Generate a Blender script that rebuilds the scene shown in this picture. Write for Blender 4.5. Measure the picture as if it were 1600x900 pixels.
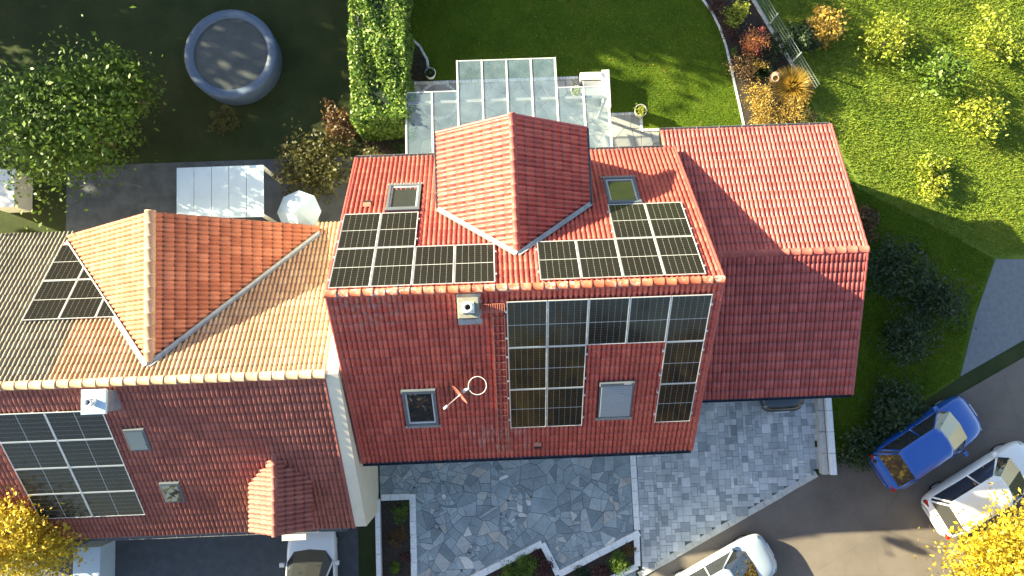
import bpy, math, random
import numpy as np
from mathutils import Matrix, Vector
for o in list(bpy.data.objects): bpy.data.objects.remove(o)
R = math.radians
scn = bpy.context.scene
col = scn.collection
# ---------------------------------------------------------------- camera, sky, sun, exposure
CAM = Vector((4.820, -1.957, 29.619)); YAW, PITCH, ROLL = 0.14976, 1.47794, 0.11225; FPX = 1198.11
def cam_axes():
    fwd = Vector((math.sin(YAW)*math.cos(PITCH), math.cos(YAW)*math.cos(PITCH), -math.sin(PITCH)))
    right = Vector((math.cos(YAW), -math.sin(YAW), 0)); up = right.cross(fwd)
    c, s = math.cos(ROLL), math.sin(ROLL)
    return c*right+s*up, -s*right+c*up, fwd
RX, UP, FW = cam_axes()
cd = bpy.data.cameras.new('camera'); cam = bpy.data.objects.new('camera', cd); col.objects.link(cam)
cam.matrix_world = Matrix(((RX.x, UP.x, -FW.x, CAM.x), (RX.y, UP.y, -FW.y, CAM.y), (RX.z, UP.z, -FW.z, CAM.z), (0, 0, 0, 1)))
cd.sensor_width = 36; cd.lens = 36*FPX/1600; cd.clip_end = 2000; scn.camera = cam
SUN = Vector((-0.868, 0.352, 0.350)).normalized()          # towards the sun
w = bpy.data.worlds.new('World'); scn.world = w; w.use_nodes = True
nt = w.node_tree; bg = nt.nodes['Background']; sk = nt.nodes.new('ShaderNodeTexSky')
sk.sky_type = 'NISHITA'; sk.sun_disc = False; sk.sun_elevation = math.asin(SUN.z); sk.sun_rotation = math.atan2(SUN.x, SUN.y) % (2*math.pi)
sk.air_density = 1.0; sk.dust_density = 1.0
nt.links.new(sk.outputs[0], bg.inputs[0]); bg.inputs[1].default_value = 0.07
sl = bpy.data.lights.new('sun', 'SUN'); sl.energy = 5.0; sl.angle = R(0.5); sl.color = (1, 0.91, 0.60)
so = bpy.data.objects.new('sun', sl); col.objects.link(so); so.rotation_euler = (-SUN).to_track_quat('-Z', 'Y').to_euler(); so.location = (-30, 20, 40)
scn.view_settings.view_transform = 'Standard'; scn.view_settings.look = 'None'; scn.view_settings.gamma = 1
scn.view_settings.exposure = 2.42
scn.render.resolution_x, scn.render.resolution_y = 1024, 576
scn.render.engine = 'CYCLES'

# ---------------------------------------------------------------- helpers
G = 8.6                                                     # ridge height of the main house above the ground
def ray(u, v): return RX*((u-800)/FPX) - UP*((v-450)/FPX) + FW
def hit(u, v, n, c):
    d = ray(u, v); n = Vector(n); return CAM + d*((c-n.dot(CAM))/n.dot(d))
def atz(u, v, z=0.0): return hit(u, v, (0, 0, 1), z)
WM = {}
def link(o, parent=None, M=None):
    M = M or Matrix.Identity(4)
    col.objects.link(o)
    if parent is not None:
        o.parent = parent; o.matrix_parent_inverse = WM[parent].inverted()
    o.matrix_basis = M; WM[o] = M
    return o
def tag(o, label=None, cat=None, group=None, kind=None):
    if label: o['label'] = label
    if cat: o['category'] = cat
    if group: o['group'] = group
    if kind: o['kind'] = kind
    return o
def thing(name, label, cat, M=(0, 0, 0), group=None):
    if not isinstance(M, Matrix): M = Matrix.Translation(Vector(M))
    o = bpy.data.objects.new(name, None); o.empty_display_size = 0.2
    link(o, None, M); return tag(o, label, cat, group)
def inst(name, me, parent, M): return link(bpy.data.objects.new(name, me), parent, M)
class MB:
    def __init__(s): s.v = []; s.f = []; s.sm = []
    def add(s, vs, fs, sm=False):
        b = len(s.v); s.v += [tuple(x) for x in vs]; s.f += [tuple(b+i for i in f) for f in fs]; s.sm += [sm]*len(fs); return s
    def box(s, a, b, M=None):
        (x0, y0, z0), (x1, y1, z1) = a, b
        vs = [Vector(p) for p in ((x0,y0,z0),(x1,y0,z0),(x1,y1,z0),(x0,y1,z0),(x0,y0,z1),(x1,y0,z1),(x1,y1,z1),(x0,y1,z1))]
        if M: vs = [M @ q for q in vs]
        return s.add(vs, [(3,2,1,0),(4,5,6,7),(0,1,5,4),(1,2,6,5),(2,3,7,6),(3,0,4,7)])
    def bbox(s, a, b, c=0.01, M=None):                      # box with chamfered top edges
        (x0, y0, z0), (x1, y1, z1) = a, b
        vs = [(x0,y0,z0),(x1,y0,z0),(x1,y1,z0),(x0,y1,z0),(x0,y0,z1-c),(x1,y0,z1-c),(x1,y1,z1-c),(x0,y1,z1-c),(x0+c,y0+c,z1),(x1-c,y0+c,z1),(x1-c,y1-c,z1),(x0+c,y1-c,z1)]
        vs = [Vector(p) for p in vs]
        if M: vs = [M @ q for q in vs]
        fs = [(3,2,1,0),(8,9,10,11)]
        for k in range(4):
            n = (k+1) % 4; fs += [(k, n, 4+n, 4+k), (4+k, 4+n, 8+n, 8+k)]
        return s.add(vs, fs)
    def prism(s, poly, z0, z1, c=0.0):                      # poly counter-clockwise
        n = len(poly); cx = sum(p[0] for p in poly)/n; cy = sum(p[1] for p in poly)/n
        vs = [(p[0], p[1], z0) for p in poly]+[(p[0], p[1], z1-c) for p in poly]
        fs = [tuple(range(n))[::-1]]+[(k, (k+1) % n, n+(k+1) % n, n+k) for k in range(n)]
        if c > 0:
            for p in poly:
                d = math.hypot(p[0]-cx, p[1]-cy) or 1; k = max(0, 1-c*1.3/d); vs.append((cx+(p[0]-cx)*k, cy+(p[1]-cy)*k, z1))
            fs += [(n+k, n+(k+1) % n, 2*n+(k+1) % n, 2*n+k) for k in range(n)]; fs.append(tuple(range(2*n, 3*n)))
        else: fs.append(tuple(range(n, 2*n)))
        return s.add(vs, fs)
    def tube(s, pts, r, n=8, sm=True, caps=True, closed=False):
        pts = [Vector(p) for p in pts]; m = len(pts); rr = r if isinstance(r, (list, tuple)) else [r]*m
        vs = []; fs = []
        for i, p in enumerate(pts):
            a = pts[(i-1) % m] if (closed or i > 0) else p; b = pts[(i+1) % m] if (closed or i < m-1) else p
            t = (b-a).normalized(); q = Vector((0, 0, 1)) if abs(t.z) < 0.9 else Vector((1, 0, 0))
            e = t.cross(q).normalized(); g = t.cross(e)
            for k in range(n):
                an = 2*math.pi*k/n; vs.append(p+(e*math.cos(an)+g*math.sin(an))*rr[i])
        for i in range(m if closed else m-1):
            j = (i+1) % m
            for k in range(n): fs.append((i*n+k, i*n+(k+1) % n, j*n+(k+1) % n, j*n+k))
        if caps and not closed: fs += [tuple(range(n)), tuple(range((m-1)*n, m*n))[::-1]]
        return s.add(vs, fs, sm)
    def lathe(s, prof, c=(0, 0, 0), n=24, sm=True, M=None):
        vs = []; fs = []; m = len(prof)
        for (r, z) in prof:
            for k in range(n):
                a = 2*math.pi*k/n; q = Vector((r*math.cos(a), r*math.sin(a), z)); q = (M @ q) if M else q+Vector(c); vs.append(q)
        for i in range(m-1):
            for k in range(n): fs.append((i*n+k, i*n+(k+1) % n, (i+1)*n+(k+1) % n, (i+1)*n+k))
        return s.add(vs, fs, sm)
    def mesh(s, name, m=None):
        me = bpy.data.meshes.new(name); me.from_pydata(s.v, [], s.f); me.update()
        if any(s.sm): me.polygons.foreach_set('use_smooth', s.sm)
        if m: me.materials.append(m)
        return me
    def build(s, name, m, parent=None, M=None, bevel=0, sub=0):
        o = bpy.data.objects.new(name, s.mesh(name, m)); link(o, parent, M)
        if bevel:
            b = o.modifiers.new('b', 'BEVEL'); b.width = bevel; b.segments = 2; b.limit_method = 'ANGLE'
        if sub:
            b = o.modifiers.new('s', 'SUBSURF'); b.levels = b.render_levels = sub
        return o
def npmesh(name, V, F, m=None, tint=None, smooth=False):
    """V (n,3), F (k,c) arrays of equal face size; tint per face"""
    me = bpy.data.meshes.new(name); n, (k, c) = len(V), F.shape
    me.vertices.add(n); me.vertices.foreach_set('co', np.asarray(V, np.float32).ravel())
    me.loops.add(k*c); me.loops.foreach_set('vertex_index', np.asarray(F, np.int32).ravel())
    me.polygons.add(k); me.polygons.foreach_set('loop_start', np.arange(0, k*c, c, dtype=np.int32))
    try: me.polygons.foreach_set('loop_total', np.full(k, c, np.int32))
    except Exception: pass
    if smooth: me.polygons.foreach_set('use_smooth', np.ones(k, bool))
    if tint is not None:
        a = me.attributes.new('tint', 'FLOAT', 'FACE'); a.data.foreach_set('value', np.asarray(tint, np.float32))
    me.update(calc_edges=True); me.validate()
    if m: me.materials.append(m)
    return me
def basis(o, U, V, N):
    return Matrix(((U.x, V.x, N.x, o.x), (U.y, V.y, N.y, o.y), (U.z, V.z, N.z, o.z), (0, 0, 0, 1)))

# ---------------------------------------------------------------- materials (all procedural)
class NM:
    def __init__(s, name, rough=0.6, spec=0.5, metal=0.0):
        s.m = bpy.data.materials.new(name); s.m.use_nodes = True; s.t = s.m.node_tree; s.b = s.t.nodes['Principled BSDF']
        s.b.inputs['Roughness'].default_value = rough; s.b.inputs['Specular IOR Level'].default_value = spec; s.b.inputs['Metallic'].default_value = metal
        s.pos = s.t.nodes.new('ShaderNodeNewGeometry').outputs['Position']
    def noise(s, scale, detail=4, rough=0.55, vec=None):
        n = s.t.nodes.new('ShaderNodeTexNoise'); n.inputs['Scale'].default_value = scale; n.inputs['Detail'].default_value = detail; n.inputs['Roughness'].default_value = rough
        s.t.links.new(vec or s.pos, n.inputs['Vector']); return n.outputs['Fac']
    def stretch(s, sc):
        n = s.t.nodes.new('ShaderNodeVectorMath'); n.operation = 'MULTIPLY'; s.t.links.new(s.pos, n.inputs[0]); n.inputs[1].default_value = sc; return n.outputs[0]
    def ramp(s, fac, stops):
        n = s.t.nodes.new('ShaderNodeValToRGB'); e = n.color_ramp.elements
        while len(e) < len(stops): e.new(0.5)
        for k, (p, c) in enumerate(stops):
            e[k].position = p; e[k].color = (c, c, c, 1) if isinstance(c, (int, float)) else (*c, 1)
        s.t.links.new(fac, n.inputs[0]); return n.outputs[0]
    def mix(s, fac, a, b, mode='MIX'):
        n = s.t.nodes.new('ShaderNodeMix'); n.data_type = 'RGBA'; n.blend_type = mode
        for sock, val in ((n.inputs[0], fac), (n.inputs[6], a), (n.inputs[7], b)):
            if isinstance(val, (int, float)): sock.default_value = val
            elif isinstance(val, tuple): sock.default_value = (*val, 1)
            else: s.t.links.new(val, sock)
        return n.outputs[2]
    def math(s, op, a, b):
        n = s.t.nodes.new('ShaderNodeMath'); n.operation = op
        for k, val in enumerate((a, b)):
            if isinstance(val, (int, float)): n.inputs[k].default_value = val
            else: s.t.links.new(val, n.inputs[k])
        return n.outputs[0]
    def tint(s):                                            # per-piece value: mesh attribute or object property
        a = s.t.nodes.new('ShaderNodeAttribute'); a.attribute_name = 'tint'
        b = s.t.nodes.new('ShaderNodeAttribute'); b.attribute_type = 'OBJECT'; b.attribute_name = 'tint'
        return s.math('ADD', a.outputs['Fac'], b.outputs['Fac'])
    def color(s, c):
        if isinstance(c, tuple): s.b.inputs['Base Color'].default_value = (*c, 1)
        else: s.t.links.new(c, s.b.inputs['Base Color'])
        return s
    def bump(s, h, strength=0.3, dist=0.01):
        n = s.t.nodes.new('ShaderNodeBump'); n.inputs['Strength'].default_value = strength; n.inputs['Distance'].default_value = dist
        s.t.links.new(h, n.inputs['Height']); s.t.links.new(n.outputs[0], s.b.inputs['Normal']); return s
    def rough(s, r): s.t.links.new(r, s.b.inputs['Roughness']); return s
def plain(name, c, rough=0.6, spec=0.5, metal=0.0, var=0.12, scale=6.0, bump=0.15):
    n = NM(name, rough, spec, metal); f = n.noise(scale, 5, 0.6)
    k = 1-var; d = tuple(x*k for x in c); l = tuple(min(1, x*(1+var)) for x in c)
    n.color(n.ramp(f, [(0.3, d), (0.7, l)]))
    if bump: n.bump(n.noise(scale*6, 3), bump, 0.004)
    return n.m
def tile_mat(name, dark, mid, light, lichen=0.0, rough=0.50, spec=0.7, dirt=0.5, wear=()):
    n = NM(name, rough, spec); t = n.tint()
    c = n.ramp(t, [(0.0, dark), (0.5, mid), (1.0, light)])
    gr_ = n.t.nodes.new('ShaderNodeAttribute'); gr_.attribute_name = 'lap_shade'; c = n.mix(n.math('MULTIPLY', gr_.outputs['Fac'], 0.9), c, (0.030, 0.016, 0.014))  # shadow at the tile laps, painted dark into the base colour
    big = n.noise(0.55, 4, 0.6); c = n.mix(n.ramp(big, [(0.40, 0.0), (0.72, dirt)]), c, tuple(x*0.62 for x in mid))
    fine = n.noise(16, 5, 0.7); c = n.mix(n.ramp(fine, [(0.35, 0.28), (0.62, 0.0)]), c, (0.10, 0.035, 0.03))
    sp = n.noise(38, 3, 0.6); c = n.mix(n.ramp(sp, [(0.66, 0.0), (0.72, 0.35)]), c, (0.42, 0.36, 0.30))
    if lichen:
        l = n.math('MULTIPLY', n.ramp(n.noise(9, 7, 0.8), [(0.50, 0.0), (0.56, 1.0)]), n.ramp(n.noise(1.3, 3), [(0.38, 0.0), (0.55, lichen)]))
        c = n.mix(l, c, (0.33, 0.325, 0.30))
    if wear:                                                # worn pale patch and dark run-off streaks
        for (ctr, rad, colr, amt, sc) in wear:
            dv_ = n.t.nodes.new('ShaderNodeVectorMath'); dv_.operation = 'DISTANCE'; n.t.links.new(n.pos, dv_.inputs[0]); dv_.inputs[1].default_value = ctr
            k = n.math('MULTIPLY', n.ramp(n.math('DIVIDE', dv_.outputs['Value'], rad), [(0.35, amt), (1.0, 0.0)]), n.ramp(n.noise(1.0, 4, 0.6, n.stretch(sc)), [(0.50, 0.0), (0.60, 1.0)]))
            c = n.mix(k, c, colr)
    n.color(c); n.bump(fine, 0.12, 0.004)
    n.rough(n.ramp(big, [(0.3, rough-0.06), (0.7, rough+0.14)]))
    return n.m
M = {}
M['tile'] = tile_mat('red_roof_tile', (0.45, 0.064, 0.050), (0.55, 0.085, 0.062), (0.63, 0.122, 0.084), wear=(((4.35, -4.35, 4.45), 1.3, (0.50, 0.27, 0.23), 0.55, (9, 2, 2)), ((4.9, -4.6, 4.2), 0.9, (0.50, 0.27, 0.23), 0.5, (9, 2, 2)), ((3.55, -2.6, 6.1), 1.3, (0.045, 0.02, 0.018), 0.8, (13, .8, .8)), ((1.0, -0.35, 8.3), 1.4, (0.30, 0.25, 0.22), 0.5, (7, 5, 5))))
M['tile_garage'] = tile_mat('garage_roof_tile', (0.39, 0.061, 0.055), (0.48, 0.082, 0.070), (0.56, 0.114, 0.092), dirt=0.25)
M['ridge'] = tile_mat('ridge_tile_clay', (0.38, 0.075, 0.04), (0.46, 0.095, 0.05), (0.52, 0.12, 0.06), lichen=0.9, rough=0.75, spec=.25)
M['ridge_clean'] = tile_mat('ridge_tile_clay_clean', (0.40, 0.075, 0.06), (0.47, 0.10, 0.07), (0.54, 0.13, 0.09), lichen=0.0, rough=0.55, spec=.5)
M['tile_brown'] = tile_mat('brown_red_roof_tile', (0.32, 0.095, 0.072), (0.39, 0.12, 0.09), (0.46, 0.15, 0.11), rough=0.65, spec=.5)
M['tile_orange'] = tile_mat('orange_roof_tile', (0.40, 0.12, 0.06), (0.47, 0.155, 0.08), (0.55, 0.20, 0.11), rough=0.7, spec=.5, dirt=0.3)
M['tile_sand'] = tile_mat('sand_roof_tile', (0.46, 0.26, 0.145), (0.53, 0.32, 0.18), (0.60, 0.38, 0.23), rough=0.7, spec=.5, dirt=0.25)
M['tile_moss'] = tile_mat('mossy_roof_tile', (0.16, 0.15, 0.11), (0.21, 0.195, 0.15), (0.26, 0.24, 0.185), rough=0.8, dirt=0.4)
M['deck'] = plain('roof_underlay', (0.05, 0.03, 0.028), 0.9)
M['wall'] = plain('cream_render', (0.70, 0.62, 0.47), 0.9, var=0.06, scale=2)
M['white_wall'] = plain('white_render', (0.76, 0.74, 0.69), 0.9, var=0.06, scale=2)
M['zinc'] = plain('zinc_gutter', (0.22, 0.225, 0.225), 0.5, metal=0.1, var=0.2, scale=3)
M['zinc_dark'] = plain('dark_gutter', (0.045, 0.055, 0.075), 0.4, metal=0.3, var=0.25, scale=3)
M['flash'] = plain('lead_flashing', (0.27, 0.28, 0.29), 0.5, metal=0.2, var=0.2, scale=5)
M['alu'] = plain('aluminium', (0.74, 0.75, 0.76), 0.35, metal=0.6, var=0.05)
M['pv_back'] = plain('panel_backsheet', (0.48, 0.48, 0.47), 0.5, var=0.03, bump=0)
M['cell'] = NM('solar_cell', 0.08, 0.24).color((0.017, 0.016, 0.0135)).m
M['cell'].node_tree.nodes['Principled BSDF'].inputs['Coat Weight'].default_value = 0.0
M['cell'].node_tree.nodes['Principled BSDF'].inputs['Coat Roughness'].default_value = 0.04
M['win_frame'] = plain('grey_window_frame', (0.10, 0.115, 0.13), 0.45, metal=0.0, var=0.1)
M['win_pale'] = plain('pale_window_trim', (0.52, 0.52, 0.50), 0.45, var=0.1)
M['pane'] = NM('window_glass_dark', 0.02, 1.0).color((0.03, 0.032, 0.033)).m
M['pane'].node_tree.nodes['Principled BSDF'].inputs['IOR'].default_value = 1.7
M['shutter'] = plain('grey_roller_shutter', (0.27, 0.29, 0.32), 0.5, metal=0.2, var=0.05, scale=3)
M['concrete'] = plain('pale_concrete', (0.47, 0.45, 0.41), 0.85, var=0.15, scale=5)
M['cap'] = plain('chimney_cap_stone', (0.20, 0.19, 0.15), 0.85, var=0.2, scale=9)
M['steel'] = plain('pale_steel', (0.62, 0.64, 0.66), 0.3, metal=0.5, var=0.05)
M['black'] = plain('matt_black', (0.01, 0.01, 0.01), 0.8, var=0.2)
M['rust'] = plain('red_brown_paint', (0.42, 0.16, 0.10), 0.5, var=0.2, scale=8)
M['white'] = plain('white_paint', (0.78, 0.77, 0.73), 0.5, var=0.05)
M['dishred'] = plain('dish_red_paint', (0.34, 0.09, 0.065), 0.45, var=0.08)
M['kerb'] = plain('pale_granite_kerb', (0.76, 0.75, 0.72), 0.8, var=0.14, scale=14, bump=0.3)
def stone_mat(name, cols, rough=0.75, grain=14, streak=0.4, spec=0.35):
    n = NM(name, rough, spec); t = n.tint()
    k = len(cols)-1; c = n.ramp(t, [(i/k, x) for i, x in enumerate(cols)])
    f = n.noise(grain, 6, 0.7); c = n.mix(streak, c, n.ramp(f, [(0.25, 0.25), (0.75, 0.85)]), 'OVERLAY')
    b = n.noise(1.3, 3); c = n.mix(n.ramp(b, [(0.4, 0.0), (0.75, 0.35)]), c, (0.07, 0.075, 0.075))
    n.color(c); n.bump(f, 0.4, 0.008); return n.m
M['flag'] = stone_mat('blue_grey_flagstone', [(0.17, 0.21, 0.22), (0.28, 0.325, 0.33), (0.32, 0.375, 0.38), (0.42, 0.45, 0.44), (0.48, 0.44, 0.37), (0.74, 0.72, 0.66)])
M['flag_rear'] = stone_mat('pale_flagstone', [(0.24, 0.25, 0.25), (0.31, 0.31, 0.30), (0.36, 0.35, 0.325), (0.44, 0.42, 0.38)], streak=0.25)
M['paver'] = stone_mat('grey_paver', [(0.27, 0.295, 0.30), (0.42, 0.44, 0.44), (0.53, 0.54, 0.53), (0.66, 0.66, 0.64)], grain=22, streak=0.3)
M['cobble'] = stone_mat('pale_cobble', [(0.45, 0.46, 0.46), (0.58, 0.58, 0.57), (0.68, 0.67, 0.65)])
M['joint'] = plain('dark_joint_mortar', (0.09, 0.105, 0.11), 0.95, var=0.35, scale=5)
M['joint_pale'] = plain('sand_joint', (0.24, 0.21, 0.16), 0.95, var=0.3, scale=5)
M['soil'] = plain('dark_soil', (0.035, 0.026, 0.019), 1.0, var=0.5, scale=12, bump=1.0)
n = NM('asphalt', 0.9, 0.3); n.color(n.mix(n.ramp(n.noise(0.35, 4), [(0.3, 0.0), (0.7, 1.0)]), (0.15, 0.122, 0.10), (0.21, 0.175, 0.145))); n.bump(n.noise(60, 3), 0.6, 0.008)
c_ = n.mix(n.ramp(n.noise(0.35, 5, 0.65), [(0.3, 0.0), (0.7, 1.0)]), (0.13, 0.108, 0.09), (0.23, 0.19, 0.155)); c_ = n.mix(n.ramp(n.noise(70, 3, 0.7), [(0.42, 0.5), (0.56, 0.0)]), c_, (0.06, 0.055, 0.05)); vn = n.t.nodes.new('ShaderNodeTexVoronoi'); vn.feature = 'DISTANCE_TO_EDGE'; vn.inputs['Scale'].default_value = 0.42; n.t.links.new(n.pos, vn.inputs['Vector']); c_ = n.mix(n.ramp(vn.outputs['Distance'], [(0.002, 0.18), (0.008, 0.0)]), c_, (0.04, 0.038, 0.036)); n.color(c_); M['asphalt'] = n.m
def grass_ground(name, a, b, c):
    n = NM(name, 0.95, 0.2); f = n.noise(0.8, 5, 0.6); k = n.ramp(f, [(0.3, a), (0.55, b), (0.75, c)])
    k = n.mix(0.55, k, n.ramp(n.noise(28, 5, 0.75), [(0.3, 0.28), (0.7, 0.75)]), 'OVERLAY'); n.color(k); n.bump(n.noise(45, 4, 0.7), 0.8, 0.03); return n.m
M['lawn'] = grass_ground('lawn_turf', (0.042, 0.085, 0.006), (0.075, 0.125, 0.008), (0.11, 0.14, 0.016))
M['meadow'] = grass_ground('meadow_turf', (0.10, 0.16, 0.02), (0.15, 0.20, 0.028), (0.21, 0.22, 0.035))
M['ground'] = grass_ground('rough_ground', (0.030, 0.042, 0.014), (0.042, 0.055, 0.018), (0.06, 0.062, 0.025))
def leaf_mat(name, cols, rough=0.5, trans=0.3, spec=0.4):
    n = NM(name, rough, spec); t = n.tint(); k = len(cols)-1
    c = n.ramp(t, [(i/k, x) for i, x in enumerate(cols)]); n.color(c)
    tr = n.t.nodes.new('ShaderNodeBsdfTranslucent'); n.t.links.new(c, tr.inputs[0]); mx = n.t.nodes.new('ShaderNodeMixShader'); mx.inputs[0].default_value = trans
    out = n.t.nodes['Material Output']; n.t.links.new(n.b.outputs[0], mx.inputs[1]); n.t.links.new(tr.outputs[0], mx.inputs[2]); n.t.links.new(mx.outputs[0], out.inputs[0]); return n.m
M['grass'] = leaf_mat('grass_blade', [(0.075, 0.125, 0.006), (0.13, 0.195, 0.008), (0.21, 0.265, 0.012), (0.33, 0.31, 0.035)], 0.6, 0.45, 0.2)
M['hedge'] = leaf_mat('laurel_leaf', [(0.05, 0.11, 0.014), (0.095, 0.18, 0.02), (0.16, 0.25, 0.03), (0.27, 0.33, 0.07)], 0.45, 0.25, 0.35)
M['green'] = leaf_mat('green_leaf', [(0.06, 0.11, 0.010), (0.10, 0.17, 0.014), (0.16, 0.24, 0.022)])
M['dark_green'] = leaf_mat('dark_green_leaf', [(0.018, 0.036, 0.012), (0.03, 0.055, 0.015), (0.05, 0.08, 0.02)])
M['lime'] = leaf_mat('lime_leaf', [(0.14, 0.19, 0.015), (0.24, 0.28, 0.02), (0.36, 0.36, 0.035)])
M['yellow'] = leaf_mat('yellow_leaf', [(0.36, 0.24, 0.015), (0.52, 0.38, 0.02), (0.62, 0.48, 0.04)])
M['gold'] = leaf_mat('golden_leaf', [(0.20, 0.115, 0.018), (0.33, 0.20, 0.026), (0.45, 0.29, 0.045), (0.50, 0.36, 0.10)])
M['orange'] = leaf_mat('orange_red_leaf', [(0.36, 0.085, 0.03), (0.50, 0.16, 0.05), (0.55, 0.27, 0.06), (0.52, 0.10, 0.09)])
M['brown'] = leaf_mat('brown_leaf', [(0.07, 0.035, 0.018), (0.13, 0.07, 0.025), (0.22, 0.13, 0.035)])
M['purple'] = leaf_mat('purple_leaf', [(0.05, 0.02, 0.02), (0.09, 0.035, 0.03), (0.13, 0.06, 0.04)])
M['olive'] = leaf_mat('olive_leaf', [(0.055, 0.055, 0.015), (0.095, 0.09, 0.02), (0.14, 0.13, 0.03)])
M['bark'] = plain('bark', (0.09, 0.065, 0.045), 0.95, var=0.4, scale=14, bump=0.8)
M['terracotta'] = plain('terracotta', (0.40, 0.24, 0.17), 0.8, var=0.15, scale=10)
M['stone_pot'] = plain('grey_stone_pot', (0.32, 0.31, 0.29), 0.8, var=0.2, scale=10)
M['fence'] = plain('green_grey_fence', (0.17, 0.21, 0.20), 0.5, metal=0.2, var=0.1)
# pergola glass: clear sheet, dust film with the reflected sky tinted into its colour
n = NM('dusty_sky_tint_glass', 0.08, 0.5); n.color(n.ramp(n.noise(2.2, 6, 0.65), [(0.3, (0.20, 0.30, 0.38)), (0.7, (0.31, 0.41, 0.47))]))
n.t.links.new(n.ramp(n.noise(1.1, 5, 0.6), [(0.3, 0.13), (0.7, 0.22)]), n.b.inputs['Alpha']); M['glass'] = n.m
def paint(name, c, rough=0.25):
    n = NM(name, rough, 0.5).color(c); n.b.inputs['Coat Weight'].default_value = 1.0; n.b.inputs['Coat Roughness'].default_value = 0.05; return n.m
M['car_dark'] = paint('midnight_blue_paint', (0.012, 0.017, 0.03)); M['car_blue'] = paint('blue_paint', (0.015, 0.085, 0.36)); M['car_white'] = paint('white_car_paint', (0.72, 0.72, 0.70)); M['car_pale'] = paint('pale_silver_paint', (0.42, 0.48, 0.52))
M['tyre'] = plain('tyre_rubber', (0.02, 0.02, 0.02), 0.9); M['lens'] = NM('clear_lens', 0.05, 0.8).color((0.22, 0.23, 0.24)).m; M['red_lens'] = NM('red_lens', 0.1, 0.6).color((0.35, 0.01, 0.01)).m
M['pool_blue'] = plain('pool_wall_blue', (0.085, 0.125, 0.19), 0.5, var=0.1); M['pool_cover'] = plain('grey_pool_cover', (0.065, 0.075, 0.072), 0.6, var=0.2, scale=2)
M['sheet'] = plain('pale_roof_sheet', (0.48, 0.58, 0.64), 0.5, var=0.06, scale=1.5)
M['pale_frame'] = plain('pale_grey_frame', (0.56, 0.56, 0.54), 0.5, var=0.05)

# ================================================================ roofs
W = 10.97; TH = 0.76107; CT, ST, TT = math.cos(TH), math.sin(TH), math.tan(TH)
LF, LR = 7.141, 6.961
rng = np.random.default_rng(7); rnd = random.Random(5)
TW, TG = 0.2965, 0.34
def tile_verts(tw, g, hump=0.072, nseg=12, lip=0.036, up=0.05):
    us = np.linspace(0, tw, nseg+1); ph = us/tw*2.0
    q0 = np.abs(np.sin(np.pi*ph))**0.8; pr = hump*q0-0.020
    V = []; GR = []
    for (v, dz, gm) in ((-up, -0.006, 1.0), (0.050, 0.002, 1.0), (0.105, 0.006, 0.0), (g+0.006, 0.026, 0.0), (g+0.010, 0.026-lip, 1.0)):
        for u, q, k in zip(us, pr, q0): V.append((u, v, q+dz)); GR.append(gm*(1.0-0.72*k))  # painted lap shadow per vertex, deepest in the grooves
    n = nseg+1; F = []
    for r in range(4):
        for k in range(nseg): F.append((r*n+k, (r+1)*n+k, (r+1)*n+k+1, r*n+k+1))
    return np.array(V), np.array(F)[:, ::-1], np.array(GR)
SMT = np.array([True]*36+[False]*12)
def lap_shade(me, g):
    a = me.attributes.new('lap_shade', 'FLOAT', 'POINT'); a.data.foreach_set('value', np.asarray(g, np.float32))
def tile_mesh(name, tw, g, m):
    V, F, GR = tile_verts(tw, g); me = npmesh(name, V, F, m); lap_shade(me, GR)
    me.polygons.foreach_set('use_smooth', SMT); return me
def mat_np(Mx): return np.array(Mx)
def tile_places(o, V, N, width, nu, nv, g, skip=None):
    """o: corner on the ridge where U starts; returns (matrix, centre) list"""
    U = V.cross(N); tw = width/nu; out = []
    for j in range(nv):
        for i in range(nu):
            p = o+U*(i*tw)+V*(j*g); c = p+U*(tw/2)+V*(g/2)
            if skip and skip(c): continue
            jit = N*rnd.uniform(-0.003, 0.004)+V*rnd.uniform(-0.006, 0.006)
            a = rnd.gauss(0, 0.006); U2 = (U+V*a).normalized(); V2 = N.cross(U2)
            out.append((basis(p+jit, U2, V2, N), c, N))
    return out, tw
def lay_tiles(parent, places, tw, g, m, nind=0, hidden=None, iname='roof_tile', jname='roof_tiles'):
    idx = []
    if nind:
        sc = []
        for k, (Mx, c, N) in enumerate(places):
            if hidden and hidden(c): continue
            d = CAM-c; sc.append((-(N.dot(d.normalized()))/d.length_squared, k))
        sc.sort(); idx = [k for _, k in sc[:nind]]
        me = tile_mesh(iname, tw, g, m)
        for k in idx:
            o = inst(iname, me, parent, places[k][0]); o['tint'] = rnd.random()
    s = set(idx); V0, F0, GR0 = tile_verts(tw, g)
    rest = [pl[0] for k, pl in enumerate(places) if k not in s]
    if not rest: return
    A = np.array([mat_np(x) for x in rest]); n = len(rest)
    Vs = (np.einsum('nij,kj->nki', A[:, :3, :3], V0)+A[:, None, :3, 3]).reshape(-1, 3)
    Fs = (F0[None]+(np.arange(n)*len(V0))[:, None, None]).reshape(-1, 4)
    me = npmesh(jname, Vs, Fs, m, np.repeat(rng.random(n), len(F0)))
    lap_shade(me, np.tile(GR0, n)); sm = np.tile(SMT, n); me.polygons.foreach_set('use_smooth', sm)
    o = link(bpy.data.objects.new(jname, me), parent); o['kind'] = 'stuff'; return o
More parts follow.
